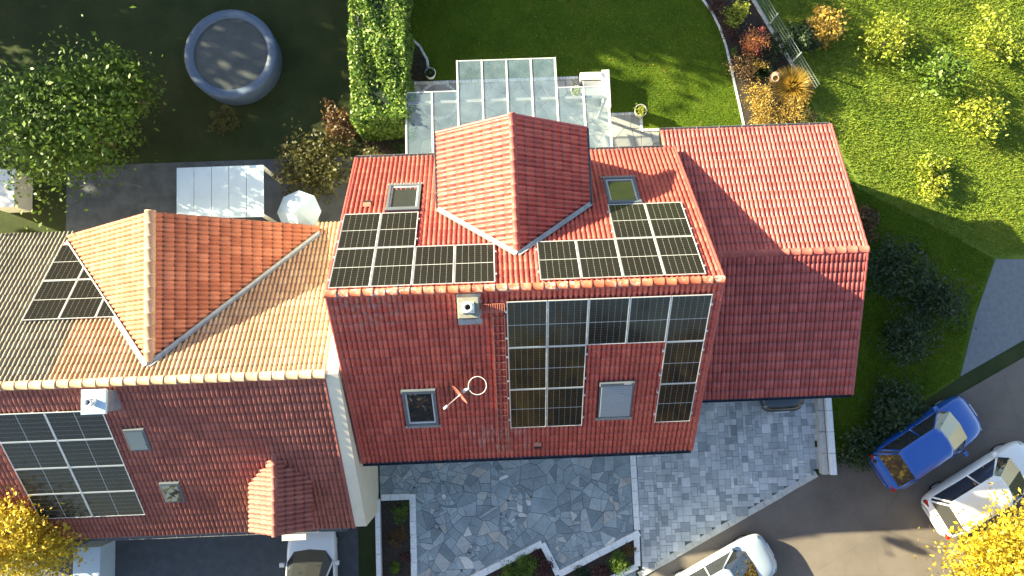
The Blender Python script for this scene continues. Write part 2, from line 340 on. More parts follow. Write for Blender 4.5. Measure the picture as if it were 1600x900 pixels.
def ridge_caps(parent, a, b, m, r=0.108, step=0.335, h=0.082, drop=0.07):
    a, b = Vector(a), Vector(b); L = (b-a).length; n = max(1, round(L/step)); st = L/n
    t = (b-a).normalized(); s = Vector((-t.y, t.x, 0)); N = Vector((0, 0, 1))
    mb = MB(); prof = []; K = 10; vs = []; fs = []
    for (x, rr) in ((-0.01, 1.0), (st-0.04, 1.03), (st-0.038, 1.05), (st+0.015, 1.06), (st+0.016, 0.98)):
        for k in range(K+1):
            an = math.pi*k/K; vs.append((x, r*rr*math.cos(an)*1.05, -drop+(drop+h)*rr*max(0, math.sin(an))**0.75))
    for q in range(4):
        for k in range(K): fs.append((q*(K+1)+k, (q+1)*(K+1)+k, (q+1)*(K+1)+k+1, q*(K+1)+k+1))
    mb.add(vs, [f[::-1] for f in fs], True); me = mb.mesh('ridge_tile', m)
    for i in range(n):
        j = Vector((0, rnd.uniform(-.006, .006), rnd.uniform(-.005, .005)))
        o = inst('ridge_tile', me, parent, basis(a+t*(i*st)+j, t, s, N)); o['tint'] = rnd.random()
def verge(parent, o, V, N, side, g, nv, m):
    """outer edge cover, one lapped piece per course"""
    mb = MB(); U = V.cross(N)*side
    for j in range(nv):
        p = o+V*(j*g); K = 6; vs = []
        for (v, dz) in ((-0.03, 0.0), (g+0.02, 0.024)):
            pts = [(-0.045, 0.0)]+[(-0.045*math.cos(math.pi*k/K), 0.028+0.032*math.sin(math.pi*k/K)) for k in range(K+1)]+[(0.045, -0.15)]
            for (u, q) in pts: vs.append(p+U*u+V*v+N*(q+dz))
        n = len(vs)//2
        fs = [(k, n+k, n+k+1, k+1) if side < 0 else (k, k+1, n+k+1, n+k) for k in range(n-1)]; fs.append(tuple(range(n, 2*n)) if side > 0 else tuple(range(n, 2*n))[::-1])
        mb.add(vs, fs)
    return mb.build('verge', m, parent)
def gutter(parent, a, b, r=0.075, m=None, name='gutter'):
    a, b = Vector(a), Vector(b); t = (b-a).normalized(); s = Vector((-t.y, t.x, 0)); K = 8; vs = []
    for p in (a, b):
        for rr in (r, r-0.008):
            for k in range(K+1):
                an = math.pi+math.pi*k/K; vs.append(p+s*(rr*math.cos(an))+Vector((0, 0, rr*math.sin(an))))
    n = K+1; fs = []
    for k in range(K): fs += [(k, k+1, 2*n+k+1, 2*n+k), (n+k, 3*n+k, 3*n+k+1, n+k+1)]
    fs += [(0, 2*n, 3*n, n), (K, n+K, 3*n+K, 2*n+K)]
    mb = MB().add(vs, fs, False)
    for p in (a, b):
        mb.add([p+s*(r*math.cos(math.pi+math.pi*k/K))+Vector((0, 0, r*math.sin(math.pi+math.pi*k/K))) for k in range(K+1)], [tuple(range(K+1))])
    L = (b-a).length; k = 0.5
    while k < L:                                            # brackets across the trough
        p = a+t*k; mb.box((-0.012, -r-0.006, 0.0), (0.012, r+0.006, 0.008), basis(p, t, s, Vector((0, 0, 1)))); k += 0.8
    return mb.build(name, m or M['zinc'], parent)
def slab(poly, N, t):                                       # thick sheet below a polygon
    poly = [Vector(p) for p in poly]; n = len(poly); vs = poly+[p-N*t for p in poly]
    return vs, [tuple(range(n)), tuple(range(n, 2*n))[::-1]]+[(k, n+k, n+(k+1) % n, (k+1) % n) for k in range(n)]

# ---------------------------------------------------------------- main house
house = thing('house', 'tall red tiled house with solar panels and a rear cross gable', 'house', (W/2, 0, 0))
OF = Vector((W, 0, G)); VF = Vector((0, -CT, -ST)); NF = Vector((0, -ST, CT))
OR_ = Vector((0, 0, G)); VR = Vector((0, CT, -ST)); NR = Vector((0, ST, CT))
DX, DH, DZ, DE, DY1 = 5.315, 2.33, 7.60, 6.045, 5.19            # cross gable: axis, half width, ridge, eave, front
DP = math.atan2(DZ-DE, DH); DC, DS = math.cos(DP), math.sin(DP); DT = math.tan(DP)
def on_front(u, v, o=0.0): return hit(u, v, NF, NF.dot(OF)+o)
def on_rear(u, v, o=0.0): return hit(u, v, NR, NR.dot(OR_)+o)
def zmain(y): return G-abs(y)*TT
# walls
YF, YR = -4.72, 4.62; x0, x1 = 0.06, 10.80
mb = MB(); e = 0.22
sec = [(YF, 0), (YR, 0), (YR, zmain(YR)-e), (0, G-e), (YF, zmain(YF)-e)]
vs = [(x0, y, z) for y, z in sec]+[(x1, y, z) for y, z in sec]
mb.add(vs, [(0, 1, 2, 3, 4)[::-1], (5, 6, 7, 8, 9)]+[(k, (k+1) % 5, 5+(k+1) % 5, 5+k) for k in range(5)])
wall = mb.build('wall', M['white_wall'], house)
mb = MB(); a = DH-0.22; zb = 3.0
sec = [(DX-a, zb), (DX+a, zb), (DX+a, DZ-a*DT-e), (DX, DZ-e), (DX-a, DZ-a*DT-e)]; y0, y1 = 1.6, 4.86
vs = [(x, y0, z) for x, z in sec]+[(x, y1, z) for x, z in sec]
mb.add(vs, [(0, 1, 2, 3, 4), (5, 6, 7, 8, 9)[::-1]]+[(k, 5+k, 5+(k+1) % 5, (k+1) % 5) for k in range(5)])
mb.build('gable_wall', M['white_wall'], house)
# facade windows and doors
def facade(parent, kind, x, y, z, wd, h, sgn):
    f = MB(); t = 0.07; yy = y+sgn*0.05
    ya, yb = sorted((y-sgn*0.02, yy))
    for (a_, b_) in (((x-wd/2, z), (x+wd/2, z+t)), ((x-wd/2, z+h-t), (x+wd/2, z+h)), ((x-wd/2, z+t), (x-wd/2+t, z+h-t)), ((x+wd/2-t, z+t), (x+wd/2, z+h-t)), ((x-t/2, z+t), (x+t/2, z+h-t))):
        f.box((a_[0], ya, a_[1]), (b_[0], yb, b_[1]))
    o = f.build(kind, M['white'], parent)
    ya, yb = sorted((y+sgn*0.004, y+sgn*0.02)); MB().box((x-wd/2+t/2, ya, z+t/2), (x+wd/2-t/2, yb, z+h-t/2)).build('pane', M['pane'], o)
    ya, yb = sorted((y+sgn*0.0, y+sgn*0.16)); MB().box((x-wd/2-0.05, ya, z-0.05), (x+wd/2+0.05, yb, z-0.004)).build('sill', M['concrete'], o)
for x in (1.7, 4.2, 8.6): facade(house, 'window', x, YF, 1.0, 1.5, 1.3, -1)
facade(house, 'door', 6.5, YF, 0.06, 1.1, 2.1, -1)
for x in (3.0, 6.2): facade(house, 'patio_door', x, YR, 0.06, 2.2, 2.1, 1)
facade(house, 'window', 9.2, YR, 1.0, 1.4, 1.2, 1); facade(house, 'window', DX, 4.86, 4.2, 1.6, 1.3, 1)
# roof decks
roof = MB(); t = 0.12
dk = 0.03
P_ = lambda x, s, V, N: Vector((x, 0, G))+V*s-N*dk
roof.add(*slab([P_(0.0, 0, VF, NF), P_(0.0, LF-0.05, VF, NF), P_(W, LF-0.05, VF, NF), P_(W, 0, VF, NF)], NF, t))
roof.add(*slab([P_(W, 0, VR, NR), P_(W, LR-0.05, VR, NR), P_(DX+DH-.1, LR-0.05, VR, NR), P_(DX+DH-.1, 3.9, VR, NR), P_(DX, 1.7, VR, NR), P_(DX-DH+.1, 3.9, VR, NR), P_(DX-DH+.1, LR-0.05, VR, NR), P_(0, LR-0.05, VR, NR), P_(0, 0, VR, NR)], NR, t))
roof = roof.build('roof', M['deck'], house)
droof = MB(); VL, NL = Vector((-DC, 0, -DS)), Vector((-DS, 0, DC)); VRt, NRt = Vector((DC, 0, -DS)), Vector((DS, 0, DC)); LD = DH/DC
yv = lambda x: (G-(DZ-abs(x-DX)*DT))/TT                       # where the cross gable meets the main slope
for V, N, sg in ((VL, NL, -1), (VRt, NRt, 1)):
    a = Vector((DX, yv(DX), DZ)); b = Vector((DX, DY1-0.03, DZ)); c = Vector((DX+sg*(DH-.04), DY1-0.03, DE+.04*DT)); d = Vector((DX+sg*(DH-.04), yv(DX+sg*DH), DE+.04*DT))
    poly = [q-N*dk for q in (a, b, c, d)]
    if sg < 0: poly = poly[::-1]
    droof.add(*slab(poly[::-1], N, 0.10))
droof = droof.build('gable_roof', M['deck'], house)
# solar arrays: (kind, column, row) on each slope
PW, PH = 1.154, 1.742
FX, FS, LX, LS, RXX, RS = 4.948, 0.433, 0.062, 0.115, 5.903, 0.137
panels = [('F', c, r) for c in range(5) for r in range(3) if not (r > 0 and c in (2, 3))]
panels += [('L', c, 0) for c in range(4)]+[('L', c, 1) for c in range(2)]+[('R', c, 0) for c in range(4)]+[('R', c, 1) for c in (2, 3)]
def panel_rect(k, c, r):
    if k == 'F': return FX+c*PW, FS+r*PH
    if k == 'L': return LX+c*PW, LS+r*PH
    return RXX+c*PW, RS+r*PH
rects_f = [panel_rect(*p) for p in panels if p[0] == 'F']; rects_r = [panel_rect(*p) for p in panels if p[0] != 'F']
# roof windows in slope coordinates: centre x, centre s, width, height
def rw(pts, on):
    q = [on(u, v, 0.10) for u, v in pts]; V, O = (VF, OF) if on is on_front else (VR, OR_)
    xs = [p.x for p in q]; ss = [(p-O).dot(V) for p in q]
    wd = ((xs[1]-xs[0])+(xs[2]-xs[3]))/2; hh = abs((ss[0]+ss[1])-(ss[2]+ss[3]))/2
    return sum(xs)/4, sum(ss)/4, wd, hh
WIN = {'RL': rw([(609, 288), (658.5, 287), (654.5, 328), (601.5, 329.5)], on_rear), 'RR': rw([(942, 277.5), (992, 275.5), (1002, 316), (950.5, 320)], on_rear),
       'FL': rw([(626, 610), (679.5, 609), (686, 664.5), (636.5, 666.5)], on_front), 'FR': rw([(938, 598), (991.5, 596), (985.3, 652), (933.6, 654)], on_front)}
def in_win(x, s, keys, pad=0.06): return any(abs(x-WIN[k][0]) < WIN[k][2]/2+pad-0.1 and abs(s-WIN[k][1]) < WIN[k][3]/2+pad-0.1 for k in keys)
def skip_f(c):
    s = (c-OF).dot(VF); return in_win(c.x, s, ('FL', 'FR'))
def skip_r(c):
    s = (c-OR_).dot(VR)
    if in_win(c.x, s, ('RL', 'RR')): return True
    dx = abs(c.x-DX); return dx < DH-0.1 and DZ-dx*DT > zmain(c.y)+0.10
def hid(c):
    if c.y < 0:
        s = (c-OF).dot(VF); return any(a-.1 < c.x < a+PW+.1 and b-.1 < s < b+PH+.1 for a, b in rects_f)
    if c.z > zmain(c.y)+0.05: return False
    s = (c-OR_).dot(VR); return any(a-.1 < c.x < a+PW+.1 and b-.1 < s < b+PH+.1 for a, b in rects_r)
pf, tw = tile_places(OF, VF, NF, W, 37, 21, TG, skip_f)
gr = LR/20.5
pr, _ = tile_places(OR_, VR, NR, W, 37, 21, LR/21, skip_r)
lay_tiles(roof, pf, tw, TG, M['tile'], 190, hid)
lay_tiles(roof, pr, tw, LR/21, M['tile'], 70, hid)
keepd = lambda c: not (c.z > zmain(c.y)-0.02 or c.y > 5.0)
nd = 15; yd0 = DY1-nd*0.2965
pl, twd = tile_places(Vector((DX, yd0, DZ)), VL, NL, nd*0.2965, nd, 8, LD/8, keepd)
pr2, _ = tile_places(Vector((DX, DY1, DZ)), VRt, NRt, nd*0.2965, nd, 8, LD/8, keepd)
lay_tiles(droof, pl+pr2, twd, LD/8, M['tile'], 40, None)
ridge_caps(roof, (-0.03, 0, G+0.0), (W+0.03, 0, G+0.0), M['ridge'])
ridge_caps(droof, (DX, yv(DX)-0.05, DZ), (DX, DY1+0.04, DZ), M['ridge_clean'], step=0.36, r=0.105, h=0.085)
verge(roof, Vector((W+0.0, 0, G)), VF, NF, -1, TG, 21, M['tile']); verge(roof, Vector((-0.0, 0, G)), VF, NF, 1, TG, 21, M['tile'])
verge(roof, Vector((W+0.0, 0, G)), VR, NR, 1, LR/21, 21, M['tile']); verge(roof, Vector((0.0, 0, G)), VR, NR, -1, LR/21, 21, M['tile'])
verge(droof, Vector((DX, DY1, DZ)), VL, NL, 1, LD/8, 8, M['tile']); verge(droof, Vector((DX, DY1, DZ)), VRt, NRt, -1, LD/8, 8, M['tile'])
ye, ze = -LF*CT, G-LF*ST; gutter(roof, (0.0, ye-0.075, ze-0.03), (W-0.02, ye-0.075, ze-0.03), 0.085, M['zinc_dark'])
ye2, ze2 = LR*CT, G-LR*ST; gutter(roof, (0.0, ye2+0.07, ze2-0.03), (DX-DH-0.1, ye2+0.07, ze2-0.03), 0.075); gutter(roof, (DX+DH+0.1, ye2+0.07, ze2-0.03), (10.60, ye2+0.07, ze2-0.03), 0.075)
gutter(droof, (DX-DH-0.06, yv(DX-DH)+0.1, DE-0.03), (DX-DH-0.06, DY1+0.02, DE-0.03), 0.06); gutter(droof, (DX+DH+0.06, yv(DX+DH)+0.1, DE-0.03), (DX+DH+0.06, DY1+0.02, DE-0.03), 0.06)
for sg in (-1, 1):                                           # valley flashing strips
    a = Vector((DX, yv(DX)-0.05, DZ+0.02)); b = Vector((DX+sg*(DH+0.02), yv(DX+sg*DH)+0.02, DE)); t = (b-a).normalized()
    Nn = (NR+(NL if sg < 0 else NRt)).normalized(); s_ = Nn.cross(t).normalized(); Nn = t.cross(s_)
    mb = MB(); L = (b-a).length; Mx = basis(a, t, s_, Nn)
    mb.add([Mx @ Vector(q) for q in ((0, -.07, .140), (0, 0, .105), (0, .07, .140), (L, -.07, .140), (L, 0, .105), (L, .07, .140), (0, -.07, -.03), (L, -.07, -.03), (0, .07, -.03), (L, .07, -.03))],
           [(0, 3, 4, 1), (1, 4, 5, 2), (0, 6, 7, 3), (2, 5, 9, 8), (3, 7, 9, 5, 4), (0, 1, 2, 8, 6)])
    mb.build('valley_flashing', M['flash'], droof)
# roof windows
def roof_window(key, label, rear, shutter=False):
    cx, cs, wd, hh = WIN[key]; V, N, O = (VR, NR, OR_) if rear else (VF, NF, OF); U = V.cross(N)
    p = Vector((cx, 0, G))+V*cs; B = basis(p, U, V, N); a, b = wd/2, hh/2
    fr = MB(); t = 0.085; ht = 0.115; fm = M['win_frame']
    fr.bbox((-a, -b+.14, -0.03), (-a+t, b, ht), .012, B); fr.bbox((a-t, -b+.14, -0.03), (a, b, ht), .012, B); fr.bbox((-a+t, b-t, -0.03), (a-t, b, ht-.01), .012, B)
    o = fr.build('roof_window', fm, house); o['label'] = label
    MB().bbox((-a-.015, -b-.02, -0.03), (a+.015, -b+.14, ht+.045), .02, B).build('hood', fm, o)
    sk_ = MB(); nn = 12                                      # pleated apron below
    xs = np.linspace(-a-.06, a+.06, 2*nn+1); vs = []
    for (v, dz) in ((b-.01, .085), (b+.13, .055)):
        for k, x in enumerate(xs): vs.append(B @ Vector((x, v+(0.02 if (k % 2 and v > b) else 0), dz+(0.012 if k % 2 else -0.01))))
    n_ = len(xs); sk_.add(vs, [(k, n_+k, n_+k+1, k+1) for k in range(n_-1)])
    sk_.build('apron', M['flash'], o)
    if shutter:
        sh = MB(); k = 0; v = -b+.14; ns = 16; st = (2*b-.14-t)/ns
        for k in range(ns): sh.bbox((-a+t*.6, v+k*st, 0.05), (a-t*.6, v+(k+1)*st-.004, ht+.012), .006, B)
        sh.build('shutter', M['shutter'], o); MB().box((-a+.10, -b+.02, ht+.045), (-a+.32, -b+.06, ht+.05), B).build('maker_plate', M['steel'], o)
    else:
        MB().box((-a+t-.01, -b+.13, -0.02), (a-t+.01, b-t+.01, 0.045), B).build('pane', M['pane'], o)
        g_ = MB(); tt = .045
        g_.box((-a+t, -b+.14, .045), (-a+t+tt, b-t, .075), B); g_.box((a-t-tt, -b+.14, .045), (a-t, b-t, .075), B); g_.box((-a+t+tt, b-t-.06, .045), (a-t-tt, b-t, .07), B); g_.box((-a+t+tt, -b+.14, .045), (a-t-tt, -b+.18, .07), B)
        g_.build('sash', M['win_pale'], o)
    return o
roof_window('RL', 'roof window beside the left array of rear panels, in sun', True)
roof_window('RR', 'roof window in the shadow of the cross gable', True)
roof_window('FL', 'roof window reflecting autumn leaves', False)
roof_window('FR', 'roof window closed by a grey roller shutter', False, True)
# vent tiles
for (u, v, on, V, N) in ((840, 694, on_front, VF, NF), (574, 320, on_rear, VR, NR)):
    p = on(u, v, 0.02); B = basis(p, V.cross(N), V, N); mb = MB()
    mb.add([B @ Vector(q) for q in ((-.12, -.14, .03), (.12, -.14, .03), (.12, -.02, .11), (-.12, -.02, .11), (-.12, -.02, .0), (.12, -.02, .0))], [(0, 1, 2, 3)[::-1], (0, 3, 4), (1, 5, 2)], False)
    o = mb.build('vent_tile', M['rust'], house)
    MB().box((-.115, -.05, .0), (.115, .13, .085), B).build('vent_opening', M['black'], o)
# chimney
cp = hit(731.5, 481, (0, 0, 1), G+0.28); mb = MB(); s_ = 0.21
mb.box((cp.x-s_, cp.y-s_, zmain(cp.y)-1.0), (cp.x+s_, cp.y+s_, G+0.20)); ch = mb.build('chimney', M['concrete'], house)
MB().bbox((cp.x-.285, cp.y-.285, G+0.20), (cp.x+.285, cp.y+.285, G+0.28), .012).build('cap', M['cap'], ch)
MB().bbox((cp.x-.165, cp.y-.15, G+0.28), (cp.x+.165, cp.y+.15, G+0.34), .02).build('flue_base', M['steel'], ch)
MB().lathe([(0.150, G+.33), (0.155, G+.52), (0.135, G+.56), (0.085, G+.565), (0.080, G+.54), (0.080, G+.36)], (cp.x, cp.y, 0), 28).build('flue', M['white'], ch)
MB().lathe([(0.0801, G+.40), (0.0, G+.40)], (cp.x, cp.y, 0), 28).build('flue_opening', M['black'], ch)
sF = lambda x, s, o: Vector((x, 0, G))+VF*s+NF*o
cs_ = -cp.y/CT
mb = MB(); B = basis(sF(cp.x, cs_, 0), VF.cross(NF), VF, NF); mb.box((-.34, -.62, .03), (.34, -.30, .065), B); mb.box((-.34, .30, .03), (.34, .50, .065), B); mb.box((-.34, -.30, .03), (-.21, .30, .065), B); mb.box((.21, -.30, .03), (.34, .30, .065), B)
mb.build('chimney_flashing', M['flash'], house)
# roof ladder
la, lb = on_front(769.5, 492, .1), on_front(780, 706, .1); ra, rb = on_front(787.5, 492, .1), on_front(796, 704.5, .1)
xl = (la.x+lb.x)/2; xr = (ra.x+rb.x)/2; s0 = (la-OF).dot(VF); s1 = (lb-OF).dot(VF)
lad = MB()
for x in (xl, xr): lad.box((-.014, 0, .075), (.014, s1-s0, .115), basis(sF(x, s0, 0), Vector((-1, 0, 0)), VF, NF))
lad = lad.build('roof_ladder', M['rust'], house); k = s0+0.12
rung = MB().tube([(-(xr-xl)/2+.01, 0, 0), ((xr-xl)/2-.01, 0, 0)], .011, 6).mesh('rung', M['rust'])
while k < s1: inst('rung', rung, lad, Matrix.Translation(sF((xl+xr)/2, k, .095))); k += 0.29
# walkway step by the chimney
wa = hit(749, 482, (0, 0, 1), G-0.28); wb = hit(788, 481, (0, 0, 1), G-0.28); wy = (wa.y+wb.y)/2; zz = G-0.28
step = MB(); step.box((wa.x, wy-.125, zz-.03), (wb.x, wy-.11, zz)); step.box((wa.x, wy+.11, zz-.03), (wb.x, wy+.125, zz))
for x in (wa.x+.06, wb.x-.08): step.box((x, wy-.11, zz-.45), (x+.02, wy-.08, zz-.03)); step.box((x, wy-.08, zz-.06), (x+.02, wy+.11, zz-.03))
step = step.build('walkway_step', M['rust'], house); ns = 11; st = (wb.x-wa.x)/ns
sm_ = MB().box((-.008, -.11, -.025), (.008, .11, 0)).mesh('slat', M['rust'])
for k in range(ns+1): inst('slat', sm_, step, Matrix.Translation((wa.x+k*st, wy, zz)))
# aerials
an = thing('satellite_dish', 'red satellite dish on a mast on the roof, seen edge on', 'satellite dish', on_front(733, 604, 0))
foot = on_front(733, 606, 0.0); top = Vector((foot.x, foot.y, foot.z+0.95))
MB().tube([foot-Vector((0, 0, .05)), top], .022, 10).build('mast', M['steel'], an)
dc = hit(723, 613, (0, 0, 1), foot.z+0.62); tip = hit(696, 637, (0, 0, 1), foot.z+0.55); dn = Vector((tip.x-dc.x, tip.y-dc.y, 0)).normalized(); dn = (dn*math.cos(R(10))+Vector((0, 0, 1))*math.sin(R(10))).normalized()
dside = Vector((0, 0, 1)).cross(dn).normalized(); dup_ = dn.cross(dside)
Bd = basis(dc, dside, dup_, dn)
prof = [(0.0, 0.0)]+[(0.33*k/8, 0.33*(k/8)**2*0.33) for k in range(1, 9)]+[(0.338, 0.118), (0.338, 0.100)]+[(0.33*k/8, 0.33*(k/8)**2*0.33-0.012) for k in range(8, -1, -1)]
MB().lathe(prof, (0, 0, 0), 36, True, Bd).build('dish', M['dishred'], an)
MB().tube([dc-dn*0.01-dup_*0.25, dc-dn*.02-dup_*.30+dn*.2, tip], .016, 8).build('feed_arm', M['steel'], an)
MB().lathe([(0, -.09), (.035, -.085), (.04, 0), (.03, .06), (0, .065)], (0, 0, 0), 12, True, basis(tip, dside, dup_, dn)).build('feed_horn', M['white'], an)
MB().box((-.05, -.05, -.14), (.05, .05, -.01), Bd).build('bracket', M['steel'], an)
MB().tube([top-Vector((0, 0, .33)), dc-dn*.12], .018, 8).build('dish_arm', M['steel'], an)
rc = hit(746, 602.5, (0, 0, 1), top.z)
ra_ = thing('ring_aerial', 'white circular ring aerial on the mast behind the red dish', 'aerial', rc)
MB().tube([(rc.x+.265*math.cos(2*math.pi*k/40), rc.y+.265*math.sin(2*math.pi*k/40), rc.z) for k in range(40)], .009, 8, closed=True).build('ring', M['white'], ra_)
e_ = rc+(Vector((top.x, top.y, rc.z))-rc).normalized()*.26
MB().tube([e_, Vector((top.x, top.y, rc.z))], .014, 8).build('ring_holder', M['steel'], ra_); MB().bbox((top.x-.035, top.y-.035, rc.z-.05), (top.x+.035, top.y+.035, rc.z+.03), .01).build('clamp_box', M['steel'], ra_)
# solar panels ---------------------------------------------------
pw, ph = 1.134, 1.722
fr = MB(); t = .013; h0, h1 = 0.0, 0.035
fr.box((0, 0, h0), (pw, t, h1)); fr.box((0, ph-t, h0), (pw, ph, h1)); fr.box((0, t, h0), (t, ph-t, h1)); fr.box((pw-t, t, h0), (pw, ph-t, h1)); fr_me = fr.mesh('frame', M['alu'])
bk_me = MB().box((t, t, .012), (pw-t, ph-t, .027)).mesh('backsheet', M['pv_back'])
ce = MB(); mg = .014; cw = (pw-2*t-2*mg)/6; half = (ph-2*t-2*mg-.018)/2; chh = half/9
for c in range(6):
    for r_ in range(18):
        xx = t+mg+c*cw; yy = t+mg+r_*chh+(.018 if r_ >= 9 else 0); g1, g2 = .0028, .0008
        ce.add([(xx+g1, yy+g2, .0286), (xx+cw-g1, yy+g2, .0286), (xx+cw-g1, yy+chh-g2, .0286), (xx+g1, yy+chh-g2, .0286)], [(0, 1, 2, 3)])
ce_me = ce.mesh('cells', M['cell'])
rail = MB()
for v in (.36, 1.36): rail.box((-.01, v-.02, -.05), (PW-.01, v+.02, -.001))
rl_me = rail.mesh('mounting_rail', M['alu'])
clip = MB().bbox((-.055, -.03, -.05), (-.004, .03, .03), .006).mesh('end_clamp', M['alu'])
def plabel(k, c, r):
    if k == 'F':
        if r == 0: return ['solar panel at the top beside the roof ladder, next to the ridge', 'second panel from the roof ladder in the row under the ridge', 'middle panel of five in the row under the ridge', 'fourth panel from the roof ladder in the row under the ridge', 'top corner panel by the garage side verge under the ridge'][c]
        if c == 4: return 'panel by the garage side verge, '+('between two others in its column' if r == 1 else 'lowest of its column, near the closed shutter')
        return ('lowest' if r == 2 else 'middle row')+' solar panel of the front array, '+('alongside the roof ladder' if c == 0 else 'second column from the roof ladder')
    side = 'party wall' if k == 'L' else 'garage'
    if r == 1: return 'solar panel under the '+('sunlit' if k == 'L' else 'shaded')+' rear roof window, '+(('at the party wall verge' if c == 0 else 'second from the party wall verge') if k == 'L' else ('nearer the cross gable' if c == 2 else 'at the garage side verge'))
    n_ = (['at the party wall verge', 'second from the party wall verge', 'third from the party wall verge', 'last before the cross gable valley'] if k == 'L' else ['first beside the cross gable valley', 'second from the cross gable valley', 'third from the cross gable valley', 'at the garage side verge'])[c]
    return 'rear panel along the ridge, '+n_
have = set(panels)
for (k, c, r) in panels:
    X, S = panel_rect(k, c, r); V, N = (VF, NF) if k == 'F' else (VR, NR)
    U = V.cross(N); o = Vector((X if k != 'F' else X+pw, 0, G))+V*S+N*0.088
    p = thing('solar_panel', plabel(k, c, r), 'solar panel', basis(o, U, V, N), 'solar panels on the front slope' if k == 'F' else 'solar panels on the rear slope')
    B = WM[p]
    for nm, me in (('frame', fr_me), ('backsheet', bk_me), ('cells', ce_me), ('mounting_rail', rl_me)): inst(nm, me, p, B)
    sgn = -1 if k == 'F' else 1
    for dc_ in (-1, 1):
        if (k, c+dc_, r) in have: continue
        for v in (.36, 1.36):
            left = (dc_*sgn < 0)
            inst('end_clamp', clip, p, B @ (Matrix.Translation((0, v, 0)) if left else Matrix.Translation((pw, v, 0)) @ Matrix.Rotation(math.pi, 4, 'Z')))

# ---------------------------------------------------------------- garage
GX0, GX1, GY, GZ = 10.62, 16.67, 1.12, 5.22; GE = 3.28; GHF = 4.70
GP = math.atan2(GZ-GE, GHF); gc, gs = math.cos(GP), math.sin(GP); GL = GHF/gc
garage = thing('garage', 'lower red tiled garage joined to the side of the house', 'garage', ((GX0+GX1)/2, GY, 0))
vf, nf = Vector((0, -gc, -gs)), Vector((0, -gs, gc)); vr, nr = Vector((0, gc, -gs)), Vector((0, gs, gc))
mb = MB(); zc = lambda y: GZ-abs(y-GY)*math.tan(GP)-0.2
ya, yb = GY-GHF+1.0, GY+GHF-0.35                             # walls: back, sides, open front with lintel
def gable_wall(x, t):
    sec = [(ya, 0), (yb, 0), (yb, zc(yb)), (GY, zc(GY)), (ya, zc(ya))]
    vs = [(x, y, z) for y, z in sec]+[(x+t, y, z) for y, z in sec]
    mb.add(vs, [(0, 1, 2, 3, 4)[::-1], (5, 6, 7, 8, 9)]+[(k, (k+1) % 5, 5+(k+1) % 5, 5+k) for k in range(5)])
gable_wall(10.86, .2); gable_wall(GX1-.45, .2)
mb.box((11.06, yb-.2, 0), (GX1-.45, yb-.001, zc(yb)-.02)); mb.box((10.64, YR+.02, 0), (10.859, yb-.2, zc(yb)-.02)); mb.box((11.06, ya+.001, 2.35), (GX1-.45, ya+.2, zc(ya)-.02)); mb.box((11.06, ya+.001, 0), (12.6, ya+.2, 2.35))
mb.build('wall', M['white_wall'], garage)
mb = MB(); dk2 = .03
q = lambda x, s, V, N: Vector((x, GY, GZ))+V*s-N*dk2
mb.add(*slab([q(GX0+.02, 0, vf, nf), q(GX0+.02, GL-.05, vf, nf), q(GX1-.01, GL-.05, vf, nf), q(GX1-.01, 0, vf, nf)], nf, .12)); mb.add(*slab([q(GX1-.01, 0, vr, nr), q(GX1-.01, GL-.05, vr, nr), q(GX0+.02, GL-.05, vr, nr), q(GX0+.02, 0, vr, nr)], nr, .12))
groof = mb.build('roof', M['deck'], garage)
inside = lambda c: abs(c.y) < 4.5 and c.x < 10.78
p1, tg = tile_places(Vector((GX1, GY, GZ)), vf, nf, GX1-GX0, 20, 15, GL/15, inside); p2, _ = tile_places(Vector((GX0, GY, GZ)), vr, nr, GX1-GX0, 20, 15, GL/15, inside)
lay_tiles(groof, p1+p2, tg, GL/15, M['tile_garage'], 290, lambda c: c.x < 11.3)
ridge_caps(groof, (10.8, GY, GZ), (GX1+.03, GY, GZ), M['ridge_clean'], step=.37, r=.12)
verge(groof, Vector((GX1, GY, GZ)), vf, nf, -1, GL/15, 15, M['tile_garage']); verge(groof, Vector((GX1, GY, GZ)), vr, nr, 1, GL/15, 15, M['tile_garage'])
gutter(groof, (10.9, GY-GHF-.06, GE-.03), (GX1-.02, GY-GHF-.06, GE-.03), .07, M['zinc_dark']); gutter(groof, (GX0, GY+GHF+.06, GE-.03), (GX1-.02, GY+GHF+.06, GE-.03), .07)

# ================================================================ ground and paving
def sheet(name, poly, z, m, kind='structure', parent=None):
    mb = MB(); mb.add([(x, y, z) for x, y in poly], [tuple(range(len(poly)))]); o = mb.build(name, m, parent)
    if kind and parent is None: o['kind'] = kind
    return o
S_ = 450
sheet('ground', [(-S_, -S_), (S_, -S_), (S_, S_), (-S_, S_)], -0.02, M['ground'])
lawn_edge = [(14.70, 6.4), (14.67, 6.93), (14.59, 7.45), (14.46, 8.3), (14.33, 9.17), (14.19, 10.1), (13.98, 10.91), (13.70, 11.6), (13.36, 12.13), (12.7, 13.0), (11.8, 14.0)]
lawn_poly = [(1.4, 9.16), (9.42, 9.16), (9.42, 7.60), (10.66, 7.60), (10.66, 6.88), (11.3, 6.88), (11.3, 5.2), (14.72, 5.2)]+lawn_edge+[(10.5, 17), (10, 24), (1.4, 24)]
sheet('lawn', lawn_poly, 0.02, M['lawn'])
sheet('meadow', [(17.2, 8.2), (15.95, 10.9), (14.9, 13.2), (13, 18), (13, 60), (90, 60), (90, 6), (30, 1.0), (24.2, 1.2), (22.4, 2.3), (19.0, 4.2)], 0.0, M['meadow'])
sheet('shaded_lawn', [(16.9, -6.3), (19.2, -5.2), (22.4, -3.32), (23.2, -1.0), (24.2, 1.18), (22.4, 2.28), (19.0, 4.18), (17.2, 8.18), (16.3, 8.18), (16.9, 4)], 0.004, M['lawn'])
